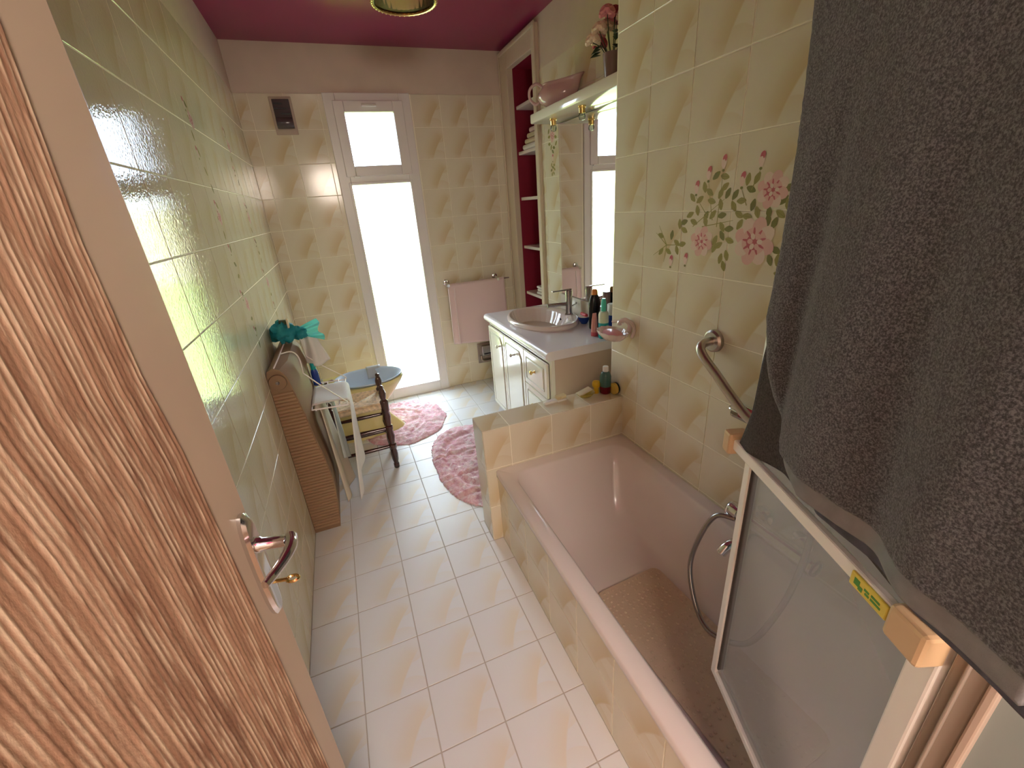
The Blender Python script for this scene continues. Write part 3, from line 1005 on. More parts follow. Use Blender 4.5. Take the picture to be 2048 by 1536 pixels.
bottle('shampoo_bottle', 'tall black bottle with orange cap on countertop', 'bottle', (1.295, 2.09, 0.751), [
    ('body', [(0.030, 0), (0.033, 0.006), (0.034, 0.10), (0.036, 0.145), (0.030, 0.175), (0.019, 0.195)], 'bottle_black', dict(sy=0.75)),
    ('cap', [(0.0175, 0.195), (0.016, 0.218), (0.010, 0.226)], 'orange_cap', {})])
bottle('mouthwash_bottle', 'teal mouthwash bottle with mint green cap beside soap shell', 'bottle', (1.236, 1.905, 0.751), [
    ('liquid', [(0.024, 0), (0.027, 0.005), (0.027, 0.085)], 'teal_plastic', {}),
    ('body', [(0.0272, 0.085), (0.0265, 0.128), (0.022, 0.142), (0.012, 0.146)], 'bottle_clear', {}),
    ('cap', [(0.0125, 0.146), (0.0135, 0.19), (0.010, 0.208), (0.009, 0.212)], 'teal_cap', {})])
tp = thing('cream_tube', 'pink squeeze tube standing on its cap before black bottle', 'tube', (1.218, 1.965, 0.751))
tps = []
for h, a, b_ in ((0.022, 0.019, 0.019), (0.05, 0.018, 0.017), (0.09, 0.016, 0.010), (0.125, 0.012, 0.002)):
    tps.append([(1.218 + a * math.cos(t), 1.965 + b_ * math.sin(t), 0.751 + h) for t in [2 * math.pi * k / 20 for k in range(20)]])
obj('tube_body', B().loft(tps), 'pink_tube', tp, smooth=True)
obj('cap', B().lathe([(0.0195, 0.751), (0.0195, 0.772), (0.018, 0.774)], (1.218, 1.965, 0), 20), 'pink_cap', tp, smooth=True)
bottle('spray_bottle', 'dark grey cylinder bottle by the mirror behind mouthwash', 'bottle', (1.318, 2.005, 0.751), [
    ('body', [(0.024, 0), (0.025, 0.005), (0.025, 0.145), (0.022, 0.152)], 'rubber_grey', {}),
    ('cap', [(0.0215, 0.152), (0.0215, 0.218), (0.019, 0.222)], 'vase_mauve', {})])
bottle('gel_jar', 'blue and white jar by the mirror beside grey bottle', 'jar', (1.311, 1.935, 0.751), [
    ('body', [(0.026, 0), (0.027, 0.004), (0.027, 0.11)], 'blue_plastic', {}),
    ('lid', [(0.028, 0.11), (0.028, 0.165), (0.025, 0.168)], 'cap_white', {})])
bw = bottle('trinket_bowl', 'small blue and white bowl behind the black bottle', 'bowl', (1.300, 2.215, 0.751), [
    ('bowl', [(0.018, 0), (0.020, 0.004), (0.034, 0.028), (0.037, 0.045), (0.035, 0.045), (0.031, 0.030), (0.012, 0.010)], 'blue_plastic', {}),
    ('rim', [(0.037, 0.043), (0.039, 0.047), (0.036, 0.0475)], 'cap_white', {})])
tag(obj('lipstick_case', B().lathe([(0.009, -0.03), (0.010, -0.026), (0.010, 0.026), (0.009, 0.03)], (1.300, 2.215, 0.806), 14, 'Y'), 'red_soap', smooth=True), 'small red case lying in blue bowl', 'cosmetic')

# shell soap dish on the tub wall
sd = thing('shell_soap_dish', 'white porcelain shell soap dish fixed to tiled wall end', 'soap dish', (XT, 1.53, 0.91))
shl = B()
SCX, SCY, SCZ = 1.042, 1.535, 0.905


def shellf(f, z, amp):
    out = []
    for k in range(72):
        t = 2 * math.pi * k / 72
        r = f * (1 + amp * math.cos(12 * t))
        out.append((SCX + 0.056 * r * math.cos(t), SCY + 0.088 * r * math.sin(t), z))
    return out


shl.loft([shellf(0.25, 0.868, 0), shellf(0.62, 0.875, 0.01), shellf(0.93, 0.897, 0.03), shellf(1.0, 0.910, 0.05), shellf(0.96, 0.911, 0.05), shellf(0.86, 0.897, 0.03), shellf(0.55, 0.884, 0.01), shellf(0.2, 0.880, 0)])
obj('dish', shl, 'porcelain', sd, smooth=True, angle=60)
cu = B()
cu.tube(catmull([(1.098, 1.50, 0.90), (1.100, 1.49, 0.935), (1.085, 1.50, 0.958), (1.068, 1.515, 0.952), (1.066, 1.52, 0.935)], 5), [0.011] * 20 + [0.007], 8)
cu.tube(catmull([(1.100, 1.475, 0.885), (1.102, 1.462, 0.920), (1.095, 1.475, 0.950), (1.084, 1.50, 0.958)], 5), 0.008, 8)
cu.tube(catmull([(1.085, 1.52, 0.945), (1.075, 1.55, 0.945), (1.070, 1.575, 0.938)], 5), 0.007, 8)
obj('scroll_back', cu, 'porcelain', sd, smooth=True)
tag(obj('soap_bar', B().loft([[(SCX + 0.036 * f * math.cos(t), SCY + 0.055 * f * math.sin(t), z) for t in [2 * math.pi * k / 28 for k in range(28)]] for f, z in ((0.6, 0.885), (1.0, 0.892), (1.0, 0.902), (0.75, 0.909))]), 'pink_soap', smooth=True), 'oval pink soap in the porcelain shell dish', 'soap')

# things on the partition ledge (z = 0.58)
LZ = 0.5805
nbm = thing('nail_brush', 'white nail brush with cream bristles on tiled ledge', 'brush', (0.80, 1.60, LZ))
NM = Matrix.Translation((0.80, 1.640, LZ)) @ Matrix.Rotation(math.radians(4), 4, 'Z')
obj('handle', B().box((-0.055, -0.013, 0.0), (0.012, 0.013, 0.013), 0.005, M=NM), 'cap_white', nbm, smooth=True)
obj('back', B().box((0.010, -0.016, 0.0), (0.062, 0.016, 0.010), 0.004, M=NM), 'cap_white', nbm, smooth=True)
br = B()
for i in range(8):
    for j in range(4):
        q = NM @ Vector((0.015 + i * 0.006, -0.011 + j * 0.0072, 0.0102))
        br.lathe([(0.0022, 0), (0.003, 0.017)], q, 6)
o = obj('bristles', br, 'bristle', nbm)
o['kind'] = 'stuff'
yd = thing('soap_saucer', 'shallow yellow dish with loofah pad on tiled ledge', 'dish', (0.955, 1.615, LZ))
obj('dish', B().lathe([(0.016, LZ), (0.030, LZ + 0.005), (0.046, LZ + 0.022), (0.044, LZ + 0.023), (0.028, LZ + 0.009), (0.010, LZ + 0.006)], (0.955, 1.615, 0), 28, sy=0.75), 'yellow_dull', yd, smooth=True)
tag(obj('loofah_pad', B().box((-0.040, -0.020, 0.0), (0.035, 0.020, 0.007), 0.003, M=Matrix.Translation((0.950, 1.618, LZ + 0.026)) @ Matrix.Rotation(math.radians(-16), 4, 'Y')), 'towel_cream', smooth=True), 'tan loofah pad resting on the yellow dish', 'sponge')
dk = thing('yellow_toy', 'small bright yellow plastic cup shaped figure on tiled ledge', 'toy', (1.022, 1.632, LZ))
obj('foot', B().lathe([(0.013, LZ), (0.014, LZ + 0.003), (0.012, LZ + 0.026), (0.013, LZ + 0.028)], (1.022, 1.632, 0), 18), 'yellow_plastic', dk, smooth=True)
obj('head', B().lathe([(0.012, LZ + 0.028), (0.019, LZ + 0.036), (0.020, LZ + 0.050), (0.016, LZ + 0.060), (0.006, LZ + 0.064)], (1.022, 1.632, 0), 18), 'yellow_plastic', dk, smooth=True)
bottle('dish_soap_bottle', 'dark green bottle with red base and white cap on ledge', 'bottle', (1.062, 1.614, LZ), [
    ('base', [(0.024, 0), (0.027, 0.004), (0.027, 0.036)], 'red_liquid', {}),
    ('body', [(0.0272, 0.036), (0.027, 0.085), (0.020, 0.104), (0.012, 0.110)], 'green_liquid', {}),
    ('cap', [(0.0135, 0.110), (0.0135, 0.133), (0.012, 0.135)], 'cap_white', {})])
sp = thing('scouring_sponge', 'yellow sponge with dark scouring side stood against bath wall', 'sponge', (1.092, 1.578, LZ))
obj('sponge', B().loft([[(x, 1.578 + 0.028 * math.cos(t), LZ + 0.028 + 0.0275 * math.sin(t)) for t in [2 * math.pi * k / 20 for k in range(20)]] for x in (1.079, 1.081, 1.094)]), 'sponge_yellow', sp, smooth=True)
obj('scouring_side', B().loft([[(x, 1.578 + 0.0285 * math.cos(t), LZ + 0.0285 + 0.028 * math.sin(t)) for t in [2 * math.pi * k / 20 for k in range(20)]] for x in (1.0945, 1.101)]), 'scour_green', sp)

# ------------------------------------------------------------------ mirror, light shelf, ornaments
mi = thing('wall_mirror', 'tall frameless mirror above the wash basin', 'mirror', (XR, 2.12, 0.87))
obj('glass', B().box((XR - 0.010, 1.66, 0.870), (XR - 0.003, 2.592, 1.856)), 'mirror_glass', mi)
obj('backing', B().box((XR - 0.003, 1.662, 0.872), (XR - 0.0005, 2.590, 1.854)), 'cap_white', mi)

ls = thing('light_shelf', 'white glossy shelf with brass spotlights above the mirror', 'shelf', (1.27, 2.12, 1.855))
SX0 = 1.172
obj('board', B().box((SX0, 1.645, 1.857), (XR - 0.002, 2.585, 1.905), 0.008), 'white_lacquer', ls, smooth=True)
for sx_, sy_ in ((1.236, 2.42), (1.228, 2.10), (1.228, 1.78)):
    so = obj('spotlight', B().lathe([(0.019, 1.857), (0.019, 1.850), (0.0155, 1.848), (0.0155, 1.826), (0.0135, 1.825)], (sx_, sy_, 0), 20), 'brass', ls, smooth=True)
    obj('bulb', B().lathe([(0.013, 1.826), (0.017, 1.812), (0.014, 1.800), (0.003, 1.795)], (sx_, sy_, 0), 18), 'bulb_glass', so, smooth=True)

pj = thing('porcelain_pitcher', 'low mauve porcelain pitcher with looped handle on light shelf', 'pitcher', (1.265, 2.44, 1.905))
pc = (1.268, 2.43)
CR, SR = math.cos(math.radians(40)), math.sin(math.radians(40))
prof = [(0.050, 1.906), (0.056, 1.910), (0.052, 1.918), (0.088, 1.938), (0.102, 1.960), (0.098, 1.985), (0.080, 2.005), (0.074, 2.018), (0.078, 2.026)]
ps = []
for k_, (r, h) in enumerate(prof):
    f = max(0.0, (h - 1.97) / 0.056)
    ring = []
    for k in range(32):
        t = 2 * math.pi * k / 32
        dx_, dy_ = math.cos(t), math.sin(t)
        sp_ = f * 0.075 * max(0, -dy_) ** 3
        px_, py_ = r * 0.72 * dx_, r * dy_ * 1.05 - sp_
        ring.append((pc[0] + px_ * CR - py_ * SR, pc[1] + px_ * SR + py_ * CR, h + f * 0.02 * max(0, -dy_) ** 3))
    ps.append(ring)
obj('body', B().loft(ps, True, True, False), 'porcelain_rose', pj, smooth=True, solid=0.004)
hpts = [(0.080, 2.015), (0.120, 2.038), (0.160, 2.018), (0.162, 1.975), (0.130, 1.945), (0.098, 1.955)]
obj('handle', B().tube(catmull([(pc[0] - a * SR, pc[1] + a * CR, z) for a, z in hpts], 6), 0.008, 8), 'porcelain_rose', pj, smooth=True)

vz = thing('flower_vase', 'mauve vase on light shelf beside the tiled wall edge', 'vase', (1.265, 1.905, 1.905))
vp = (1.262, 1.90)
obj('body', B().lathe([(0.028, 1.906), (0.032, 1.912), (0.037, 1.96), (0.042, 2.010), (0.039, 2.011), (0.032, 1.96)], (*vp, 0), 24), 'vase_mauve', vz, smooth=True)
bq = thing('artificial_bouquet', 'pink and cream flowers with dark leaves in mauve vase', 'flowers', (vp[0], vp[1], 2.03))
fl_pos = [(-0.03, 0.070, 2.085, 'petal_pink'), (0.0, 0.045, 2.110, 'petal_cream'), (-0.05, 0.025, 2.090, 'petal_cream'), (0.0, -0.01, 2.135, 'petal_red'), (-0.055, -0.04, 2.125, 'petal_pink'),
          (0.03, 0.02, 2.125, 'petal_pink'), (-0.06, 0.06, 2.060, 'petal_cream'), (0.02, -0.05, 2.12, 'petal_cream'), (-0.01, 0.085, 2.060, 'petal_red')]
for dx_, dy_, z_, mk in fl_pos:
    c = Vector((vp[0] + dx_, vp[1] + dy_, z_))
    st_ = obj('stem', B().tube([(vp[0] + dx_ * 0.2, vp[1] + dy_ * 0.2, 1.99), (vp[0] + dx_ * 0.6, vp[1] + dy_ * 0.6, 2.04), tuple(c)], 0.002, 5), 'leaf_green', bq)
    fb = B()
    for k in range(11):
        t = k * 2.4
        el = 0.25 + 0.9 * (k / 11)
        d = Vector((math.cos(t) * math.cos(el), math.sin(t) * math.cos(el), math.sin(el)))
        q = c + d * 0.019
        sd_ = d.orthogonal().normalized()
        up = d.cross(sd_)
        fb.loft([[q + (sd_ * math.cos(a) * r + up * math.sin(a) * r) + d * h for a in [2 * math.pi * j / 7 for j in range(7)]] for r, h in ((0.009, -0.010), (0.018, 0.004), (0.015, 0.012))], True, True, True)
    obj('blossom', fb, mk, st_, smooth=True)
for k in range(16):
    t = k * 2.1
    c = Vector((vp[0] + 0.05 * math.cos(t), vp[1] + 0.06 * math.sin(t), 2.015 + 0.06 * ((k * 7) % 5) / 5))
    d = Vector((math.cos(t), math.sin(t), -0.5 + 0.25 * (k % 4))).normalized()
    s_ = d.cross(Vector((0, 0, 1))).normalized()
    lf = B()
    lf.loft([[c, c + d * 0.02 + s_ * 0.014 + Vector((0, 0, .003)), c + d * 0.05, c + d * 0.02 - s_ * 0.014 + Vector((0, 0, .003))], [p_ + Vector((0, 0, -0.0015)) for p_ in (c, c + d * 0.02 + s_ * 0.014 + Vector((0, 0, .003)), c + d * 0.05, c + d * 0.02 - s_ * 0.014 + Vector((0, 0, .003)))]])
    obj('leaf', lf, 'leaf_green', bq)

# ------------------------------------------------------------------ built-in closet
cl = thing('built_in_closet', 'open built-in closet with dark red lining and cream frame', 'closet', (1.45, 3.12, 0.1))
ln = B()
LX = XR + 0.028
ln.box((1.80, CY0, CZ0), (1.82, CY1, CZ1))
ln.box((LX, CY0 + 0.0005, CZ0), (1.80, CY0 + 0.004, CZ1)).box((LX, CY1 - 0.004, CZ0), (1.80, CY1 - 0.0005, CZ1))
ln.box((LX, CY0 + 0.004, CZ1 - 0.004), (1.80, CY1 - 0.004, CZ1 - 0.0005)).box((LX, CY0 + 0.004, CZ0 + 0.0005), (1.80, CY1 - 0.004, CZ0 + 0.004))
obj('lining', ln, 'dark_red', cl)
fm = B()
FX0 = XR - 0.016
fm.box((FX0, 2.848, 0.0), (LX, CY0 + 0.005, 2.452 - 0.03), 0.003)
fm.box((FX0, CY1 - 0.005, 0.0), (LX, YB - 0.001, 2.452 - 0.03), 0.003)
fm.box((FX0, CY0 + 0.005, CZ1 - 0.005), (LX, CY1 - 0.005, 2.452 - 0.03), 0.003)
obj('frame', fm, 'closet_cream', cl)
md_ = B()
for a, b_ in (((2.846, 0.1), (2.862, 2.43)), ((YB - 0.018, 0.1), (YB - 0.002, 2.43)), ((2.862, 2.405), (YB - 0.018, 2.43))):
    md_.box((FX0 - 0.012, a[0], a[1]), (FX0, b_[0], b_[1]), 0.005)
obj('moulding', md_, 'closet_cream', cl)
for z_ in (2.075, 1.785, 1.475, 1.12, 0.755, 0.42):
    obj('shelf', B().box((XR + 0.04, CY0 + 0.0045, z_ - 0.011), (1.799, CY1 - 0.0045, z_ + 0.011), 0.003), 'shelf_white', cl)


def folded(name, label, x0, x1, ya, yb, z, n, mk, h=0.022):
    t = thing(name, label, 'towel', ((x0 + x1) / 2, (ya + yb) / 2, z))
    for k in range(n):
        obj('fold', B().box((x0 + 0.004 * (k % 2), ya, z + k * h), (x1, yb - 0.004 * (k % 2), z + (k + 1) * h - 0.001), 0.009), mk, t, smooth=True)
    return t


fo = thing('folded_towel_stack', 'cream and pink folded towels on upper closet shelf', 'towel', (1.5, 3.08, 1.797))
for k, mk in enumerate(('cloth_white', 'towel_cream', 'towel_cream', 'towel_pink')):
    a = 0.004 * k
    obj('folded_towel', B().box((1.40 + a * 2, 2.935 + a, 1.797 + k * 0.034), (1.70, 3.25 - a * 6, 1.797 + (k + 1) * 0.034 - 0.001), 0.014), mk, fo, smooth=True)
folded('folded_cloth', 'white folded cloth on the low closet shelf behind basin', 1.42, 1.66, 2.94, 3.16, 0.767, 3, 'cloth_white')

# ------------------------------------------------------------------ towel rail on end wall
rl = thing('towel_rail', 'chrome towel rail on end wall right of the window', 'towel rail', (0.97, YB, 0.89))
RZ, RY = 0.885, YB - 0.075
for x_ in (0.762, 1.180):
    obj('bracket', B().lathe([(0.024, 0.0), (0.024, -0.010), (0.015, -0.014)], (x_, YB, RZ + 0.015), 18, 'Y').tube([(x_, YB - 0.01, RZ + 0.015), (x_, RY, RZ)], 0.011, 12).lathe([(0.015, 0.012), (0.017, 0), (0.012, -0.016)], (x_, RY, RZ), 14, 'Y'), 'chrome', rl, smooth=True)
obj('bar', B().tube([(0.745, RY, RZ), (1.28, RY, RZ)], 0.007, 12), 'chrome', rl, smooth=True)
pt = thing('hand_towel', 'pink hand towel hanging on chrome rail beside window', 'towel', (0.98, RY, 0.40))


def ptf(u, v):
    x = 0.757 + 0.475 * u
    L = 1.05
    t = v * L
    if t < 0.52:
        z = 0.375 + 0.035 * (1 - u) ** 2 + t * (RZ + 0.007 - 0.375 - 0.035 * (1 - u) ** 2) / 0.52
        fz = (0.52 - t) / 0.52
        return Vector((x - 0.012 * fz * (1 - 2 * u), RY - 0.009 - 0.010 * fz * (0.5 + 0.5 * math.sin(u * 9 + 0.6)) - 0.014 * fz * math.exp(-((u - 0.08) / 0.05) ** 2), z))
    if t < 0.56:
        a = math.pi * (t - 0.52) / 0.04
        return Vector((x, RY - 0.009 * math.cos(a), RZ + 0.009 * math.sin(a)))
    return Vector((x, RY + 0.010 + 0.004 * math.sin(u * 9), RZ - (t - 0.56)))


obj('cloth', B().grid(ptf, 40, 60), 'towel_pink', pt, smooth=True, angle=180, solid=0.006)
hm = B()
for u_ in (0.004, 0.10):
    hm.tube([ptf(u_, v / 30) + Vector((0, -0.005, 0)) for v in range(0, 15)], 0.0035, 6)
obj('selvedge', hm, 'towel_edge', pt, smooth=True)

# small metal shelf valve low on end wall
vv = thing('pipe_valve', 'brownish metal pipe valve low on end wall beside vanity', 'valve', (1.03, YB, 0.16))
obj('plate', B().box((0.965, YB - 0.012, 0.165), (1.11, YB, 0.345), 0.003), 'pipe_metal', vv)
obj('cover', B().box((0.995, YB - 0.045, 0.235), (1.10, YB - 0.012, 0.325), 0.006), 'chrome_dark', vv)
obj('slot', B().box((1.012, YB - 0.0475, 0.250), (1.095, YB - 0.044, 0.260)), 'black', vv)
obj('pipe', B().tube(catmull([(0.99, YB - 0.02, 0.235), (0.992, YB - 0.03, 0.195), (1.03, YB - 0.035, 0.185), (1.15, YB - 0.035, 0.190)], 5), 0.010, 10), 'pipe_metal', vv, smooth=True)

# extractor vent
vt = thing('air_vent', 'small dark air vent with pale frame high beside window', 'vent', (-0.138, YB, 2.06))
obj('frame', B().box((-0.203, YB - 0.010, 1.958), (-0.073, YB, 2.168), 0.004), 'vent_frame', vt)
hv = B().box((-0.186, YB - 0.034, 2.015), (-0.088, YB - 0.010, 2.150), 0.003)
bodyv = obj('housing', hv, 'vent_dark', vt)
obj('drum', B().lathe([(0.030, -0.098), (0.031, -0.095), (0.031, -0.003), (0.030, 0.0)], (-0.088, YB - 0.030, 2.020), 20, 'X'), 'vent_dark', vt, smooth=True)
for z_, xa, xb in ((2.125, -0.180, -0.130), (2.070, -0.150, -0.090), (2.098, -0.180, -0.110)):
    obj('louvre', B().box((xa, YB - 0.039, z_ - 0.004), (xb, YB - 0.033, z_ + 0.004), 0.001), 'black', bodyv)

# ------------------------------------------------------------------ ceiling lamp
lp = thing('ceiling_lamp', 'fluted amber glass ceiling lamp with brass rim', 'lamp', (0.452, 2.16, ZC))
LC = (0.452, 2.155)
obj('shade', B().lathe([(0.090, 2.43), (0.125, 2.38), (0.140, 2.31), (0.137, 2.245), (0.118, 2.218)], (*LC, 0), 120, cap0=False, cap1=False, flute=0.012, nfl=40), 'lamp_glass', lp, smooth=True, angle=180, solid=0.003)
rimb = B().tube([(LC[0] + 0.125 * math.cos(t), LC[1] + 0.125 * math.sin(t), 2.222) for t in [2 * math.pi * k / 60 for k in range(60)]], 0.006, 8, closed=True)
obj('rim', rimb, 'brass', lp, smooth=True)
bd_ = B()
for k in range(40):
    t = 2 * math.pi * k / 40
    bd_.lathe([(0.002, -0.007), (0.0065, -0.003), (0.0065, 0.003), (0.002, 0.007)], (LC[0] + 0.127 * math.cos(t), LC[1] + 0.127 * math.sin(t), 2.222), 8)
o = obj('beaded_edge', bd_, 'brass_pale', lp, smooth=True)
o['kind'] = 'stuff'
obj('canopy', B().lathe([(0.095, ZC - 0.001), (0.095, ZC - 0.018), (0.05, ZC - 0.03), (0.02, ZC - 0.06), (0.018, ZC - 0.10)], (*LC, 0), 30), 'brass', lp, smooth=True)

# hallway lamp behind the camera (its warm glow shows on tiles and handle)
hl = thing('hall_lamp', 'warm globe lamp hanging in the hallway behind the camera', 'lamp', (0.11, -1.03, ZC))
obj('cord', B().tube([(0.11, -1.03, ZC), (0.11, -1.03, 2.17)], 0.004, 6), 'black', hl)
obj('globe', B().lathe([(0.03, 2.17), (0.15, 2.13), (0.225, 2.04), (0.25, 1.93), (0.225, 1.82), (0.15, 1.73), (0.03, 1.69)], (0.11, -1.03, 0), 24), 'lamp_globe', hl, smooth=True)

# ------------------------------------------------------------------ heater with drying rack on the left wall
ht = thing('wall_heater', 'slim tan heater with ribbed end standing against left wall', 'heater', (-0.33, 2.2, 0))


def hprof(y, ins):
    r = [(-0.270, 0.0), (-0.263, 0.04), (-0.250, 0.162), (-0.243, 0.287), (-0.253, 0.40), (-0.271, 0.524), (-0.282, 0.638), (-0.300, 0.760), (-0.314, 0.835), (-0.335, 0.868), (-0.362, 0.878), (-0.384, 0.866)]
    if ins:
        r = [(x if z < 0.5 else x + ins * min(1, (z - 0.5) / 0.25) * (1 if x > -0.35 else 0.4), z + (0.012 if z > 0.8 else 0)) for x, z in r]
    pts = [(x, y, z) for x, z in r]
    return pts + [(-0.3895, y, 0.84), (-0.3895, y, 0.0)]


hb = B().loft([hprof(1.974, 0), hprof(2.06, 0.030), hprof(2.44, 0.030)])
obj('body', hb, 'heater_tan', ht, smooth=True, angle=25)
re = B()
prof_x = lambda z: float(np.interp(z, [0, 0.04, 0.162, 0.287, 0.40, 0.524, 0.638, 0.76], [-0.270, -0.263, -0.250, -0.243, -0.253, -0.271, -0.282, -0.300]))
NRB = 46
ringz = []
for k in range(NRB * 4 + 1):
    z = 0.02 + 0.745 * k / (NRB * 4)
    ringz.append((z, 1.972 - 0.0065 * abs(math.sin(math.pi * k / 4))))
re.loft([[(-0.386, y, z), (-0.386, 1.976, z), (prof_x(z) - 0.004, 1.976, z), (prof_x(z) - 0.004, y, z)] for z, y in ringz])
obj('ribbed_end', re, 'heater_rib', ht)
obj('round_cap', B().lathe([(0.034, 0.0), (0.036, -0.006), (0.033, -0.014), (0.005, -0.016)], (-0.352, 1.976, 0.816), 24, 'Y'), 'heater_tan', ht, smooth=True)
obj('screw', B().lathe([(0.008, 0.0), (0.008, -0.004), (0.004, -0.0045)], (-0.352, 1.9605, 0.816), 12, 'Y'), 'chrome_dark', ht, smooth=True)
obj('top_bead', B().tube([(-0.352, 1.975, 0.879), (-0.340, 2.06, 0.893), (-0.338, 2.44, 0.893)], 0.003, 6), 'towel_edge', ht, smooth=True)
obj('foot', B().box((-0.38, 2.0, 0), (-0.29, 2.42, 0.012)), 'heater_rib', ht)

rk = thing('drying_rack', 'white wire drying rack hooked over the tan heater', 'drying rack', (-0.2, 2.25, 0.62))
RKZ = 0.625
for yy in (2.05, 2.42):
    w_ = B().tube([(-0.262, yy, RKZ), (-0.100, yy, RKZ - 0.01)], 0.0040, 8)
    w_.tube(catmull([(-0.100, yy, RKZ - 0.010), (-0.098, yy + 0.005, RKZ - 0.002), (-0.11, yy + 0.004, RKZ + 0.012), (-0.19, yy + 0.03 if yy < 2.2 else yy - 0.02, RKZ + 0.09), (-0.262, yy + 0.05 if yy < 2.2 else yy - 0.04, RKZ + 0.17)], 5), 0.0028, 6)
    obj('arm', w_, 'wire_white', rk, smooth=True)
for x_ in (-0.245, -0.195, -0.140, -0.104):
    obj('rod', B().tube([(x_, 2.046, RKZ - 0.004), (x_, 2.424, RKZ - 0.004)], 0.0032, 8), 'wire_white', rk, smooth=True)
obj('hook', B().tube(catmull([(-0.262, 2.10, RKZ + 0.17), (-0.262, 2.10, 0.87), (-0.285, 2.10, 0.905), (-0.33, 2.10, 0.903)], 5), 0.003, 6).tube(catmull([(-0.262, 2.38, RKZ + 0.17), (-0.262, 2.38, 0.87), (-0.285, 2.38, 0.905), (-0.33, 2.38, 0.903)], 5), 0.003, 6).tube([(-0.262, 2.05, RKZ), (-0.262, 2.42, RKZ)], 0.0035, 6), 'wire_white', rk, smooth=True)


def drape(name, label, x0, x1, ya, yb, zt, zb0, zb1, mk, lean=0.0, turn=0.0):
    """cloth lying over rods from x0 to x1 and falling down on the far side x1"""
    L1, L2 = abs(x1 - x0), zt - zb1
    T_ = L1 + L2

    def f(u, v):
        y = ya + (yb - ya) * u
        t = v * T_
        drop = (zt - (zb0 + (zb1 - zb0) * u)) / L2
        if t < L1:
            return Vector((x0 + (x1 - x0) * t / L1, y, zt + 0.004 * math.sin(6 * u + 20 * t)))
        d = (t - L1)
        k = d / L2
        return Vector((x1 + 0.010 * math.sin(min(1, d / 0.02) * math.pi / 2) + (lean + turn * (u - 0.5)) * k + 0.012 * k * math.sin(u * 8), y + 0.03 * k * (0.5 - u), zt - d * drop))
    o = obj(name, B().grid(f, 16, 40), mk, None, smooth=True, angle=180, solid=0.004)
    return tag(o, label, 'cloth')


drape('white_towel', 'white towel over the drying rack hanging almost to floor', -0.262, -0.100, 2.09, 2.34, RKZ + 0.006, 0.03, 0.16, 'cloth_white', -0.04, 0.05)
drape('grey_cloth', 'thin grey green cloth hanging below middle of drying rack', -0.200, -0.188, 2.10, 2.24, RKZ + 0.001, 0.30, 0.24, 'cloth_grey', 0.0, 0.015)
drape('beige_cloth', 'beige cloth hanging between heater and rack rods', -0.250, -0.236, 2.06, 2.26, RKZ + 0.001, 0.06, 0.10, 'cloth_beige', 0.03, 0.04)

# things on and over the heater


def crumple(c, r, seed, sq=(1, 1, 1), n=20, m_=14, amp=0.25, f=5):
    rr = np.random.default_rng(seed)
    ph = rr.uniform(0, 6.28, (6,))
    rings = []
    for i in range(m_ + 1):
        th = math.pi * (0.04 + 0.92 * i / m_)
        ring = []
        for k in range(n):
            t = 2 * math.pi * k / n
            q = 1 + amp * (0.5 * math.sin(f * t + ph[0] + 2 * th) + 0.5 * math.sin(3 * th * 2 + ph[1] + 2 * t) + 0.35 * math.sin((f + 4) * t + ph[2]) + 0.3 * rr.uniform(-1, 1))
            ring.append((c[0] + sq[0] * r * q * math.sin(th) * math.cos(t), c[1] + sq[1] * r * q * math.sin(th) * math.sin(t), c[2] + sq[2] * r * q * math.cos(th)))
        rings.append(ring)
    return rings


pf = thing('teal_net', 'crumpled teal net cloth piled on top of the heater', 'net', (-0.31, 2.36, 0.90))
obj('bundle', B().loft(crumple((-0.330, 2.35, 0.945), 0.048, 3, (1.15, 1.5, 1.05))).loft(crumple((-0.268, 2.37, 0.925), 0.034, 9, (1.2, 1.3, 0.9))), 'teal_net', pf, smooth=True, angle=50)
pane_mat('teal_veil', (0.35, 0.80, 0.78), 0.45, (0.10, 0.55, 0.55), 0.1, 0.4)


def veil(u, v):
    a = Vector((-0.285, 2.36, 0.945)).lerp(Vector((-0.170, 2.37, 0.985)), v)
    b_ = Vector((-0.285, 2.34, 0.925)).lerp(Vector((-0.160, 2.40, 0.865)), v)
    q = a.lerp(b_, u)
    q.y += 0.014 * math.sin(u * 14 + v * 3) * v
    q.x += 0.010 * math.sin(u * 9) * v
    return q


obj('loose_veil', B().grid(veil, 24, 10), 'teal_veil', pf, smooth=True, angle=180)
sk = thing('wooden_stick', 'short stick with dark end poking out of teal net', 'stick', (-0.30, 2.33, 0.95))
obj('shaft', B().box((-0.302, 2.32, 0.93), (-0.292, 2.335, 1.012), 0.002), 'towel_cream', sk)
obj('dark_head', B().box((-0.335, 2.32, 0.985), (-0.303, 2.34, 1.008), 0.003), 'leaf_green', sk)
wc = B()


def wcf(u, v):
    x = -0.270 + (0.100 - 0.02 * (1 - v)) * u + 0.03 * (v - 0.4) * u
    z = 0.885 - (0.135 + 0.02 * math.sin(u * 3.1)) * v + 0.012 * u * (1 - v)
    return Vector((x, 2.40 + 0.02 * math.sin(u * 7 + v * 2), z))


tag(obj('white_cloth', wc.grid(wcf, 16, 16), 'cloth_white', None, smooth=True, angle=180, solid=0.005), 'small white cloth hanging below teal net at heater end', 'cloth')
bottle('blue_bottle', 'blue bottle with teal neck standing on rear of drying rack', 'bottle', (-0.245, 2.395, RKZ - 0.0005), [
    ('body', [(0.017, 0), (0.019, 0.004), (0.019, 0.075), (0.014, 0.09)], 'blue_plastic', {}),
    ('cap', [(0.0135, 0.09), (0.0135, 0.122), (0.011, 0.124)], 'teal_plastic', {})])

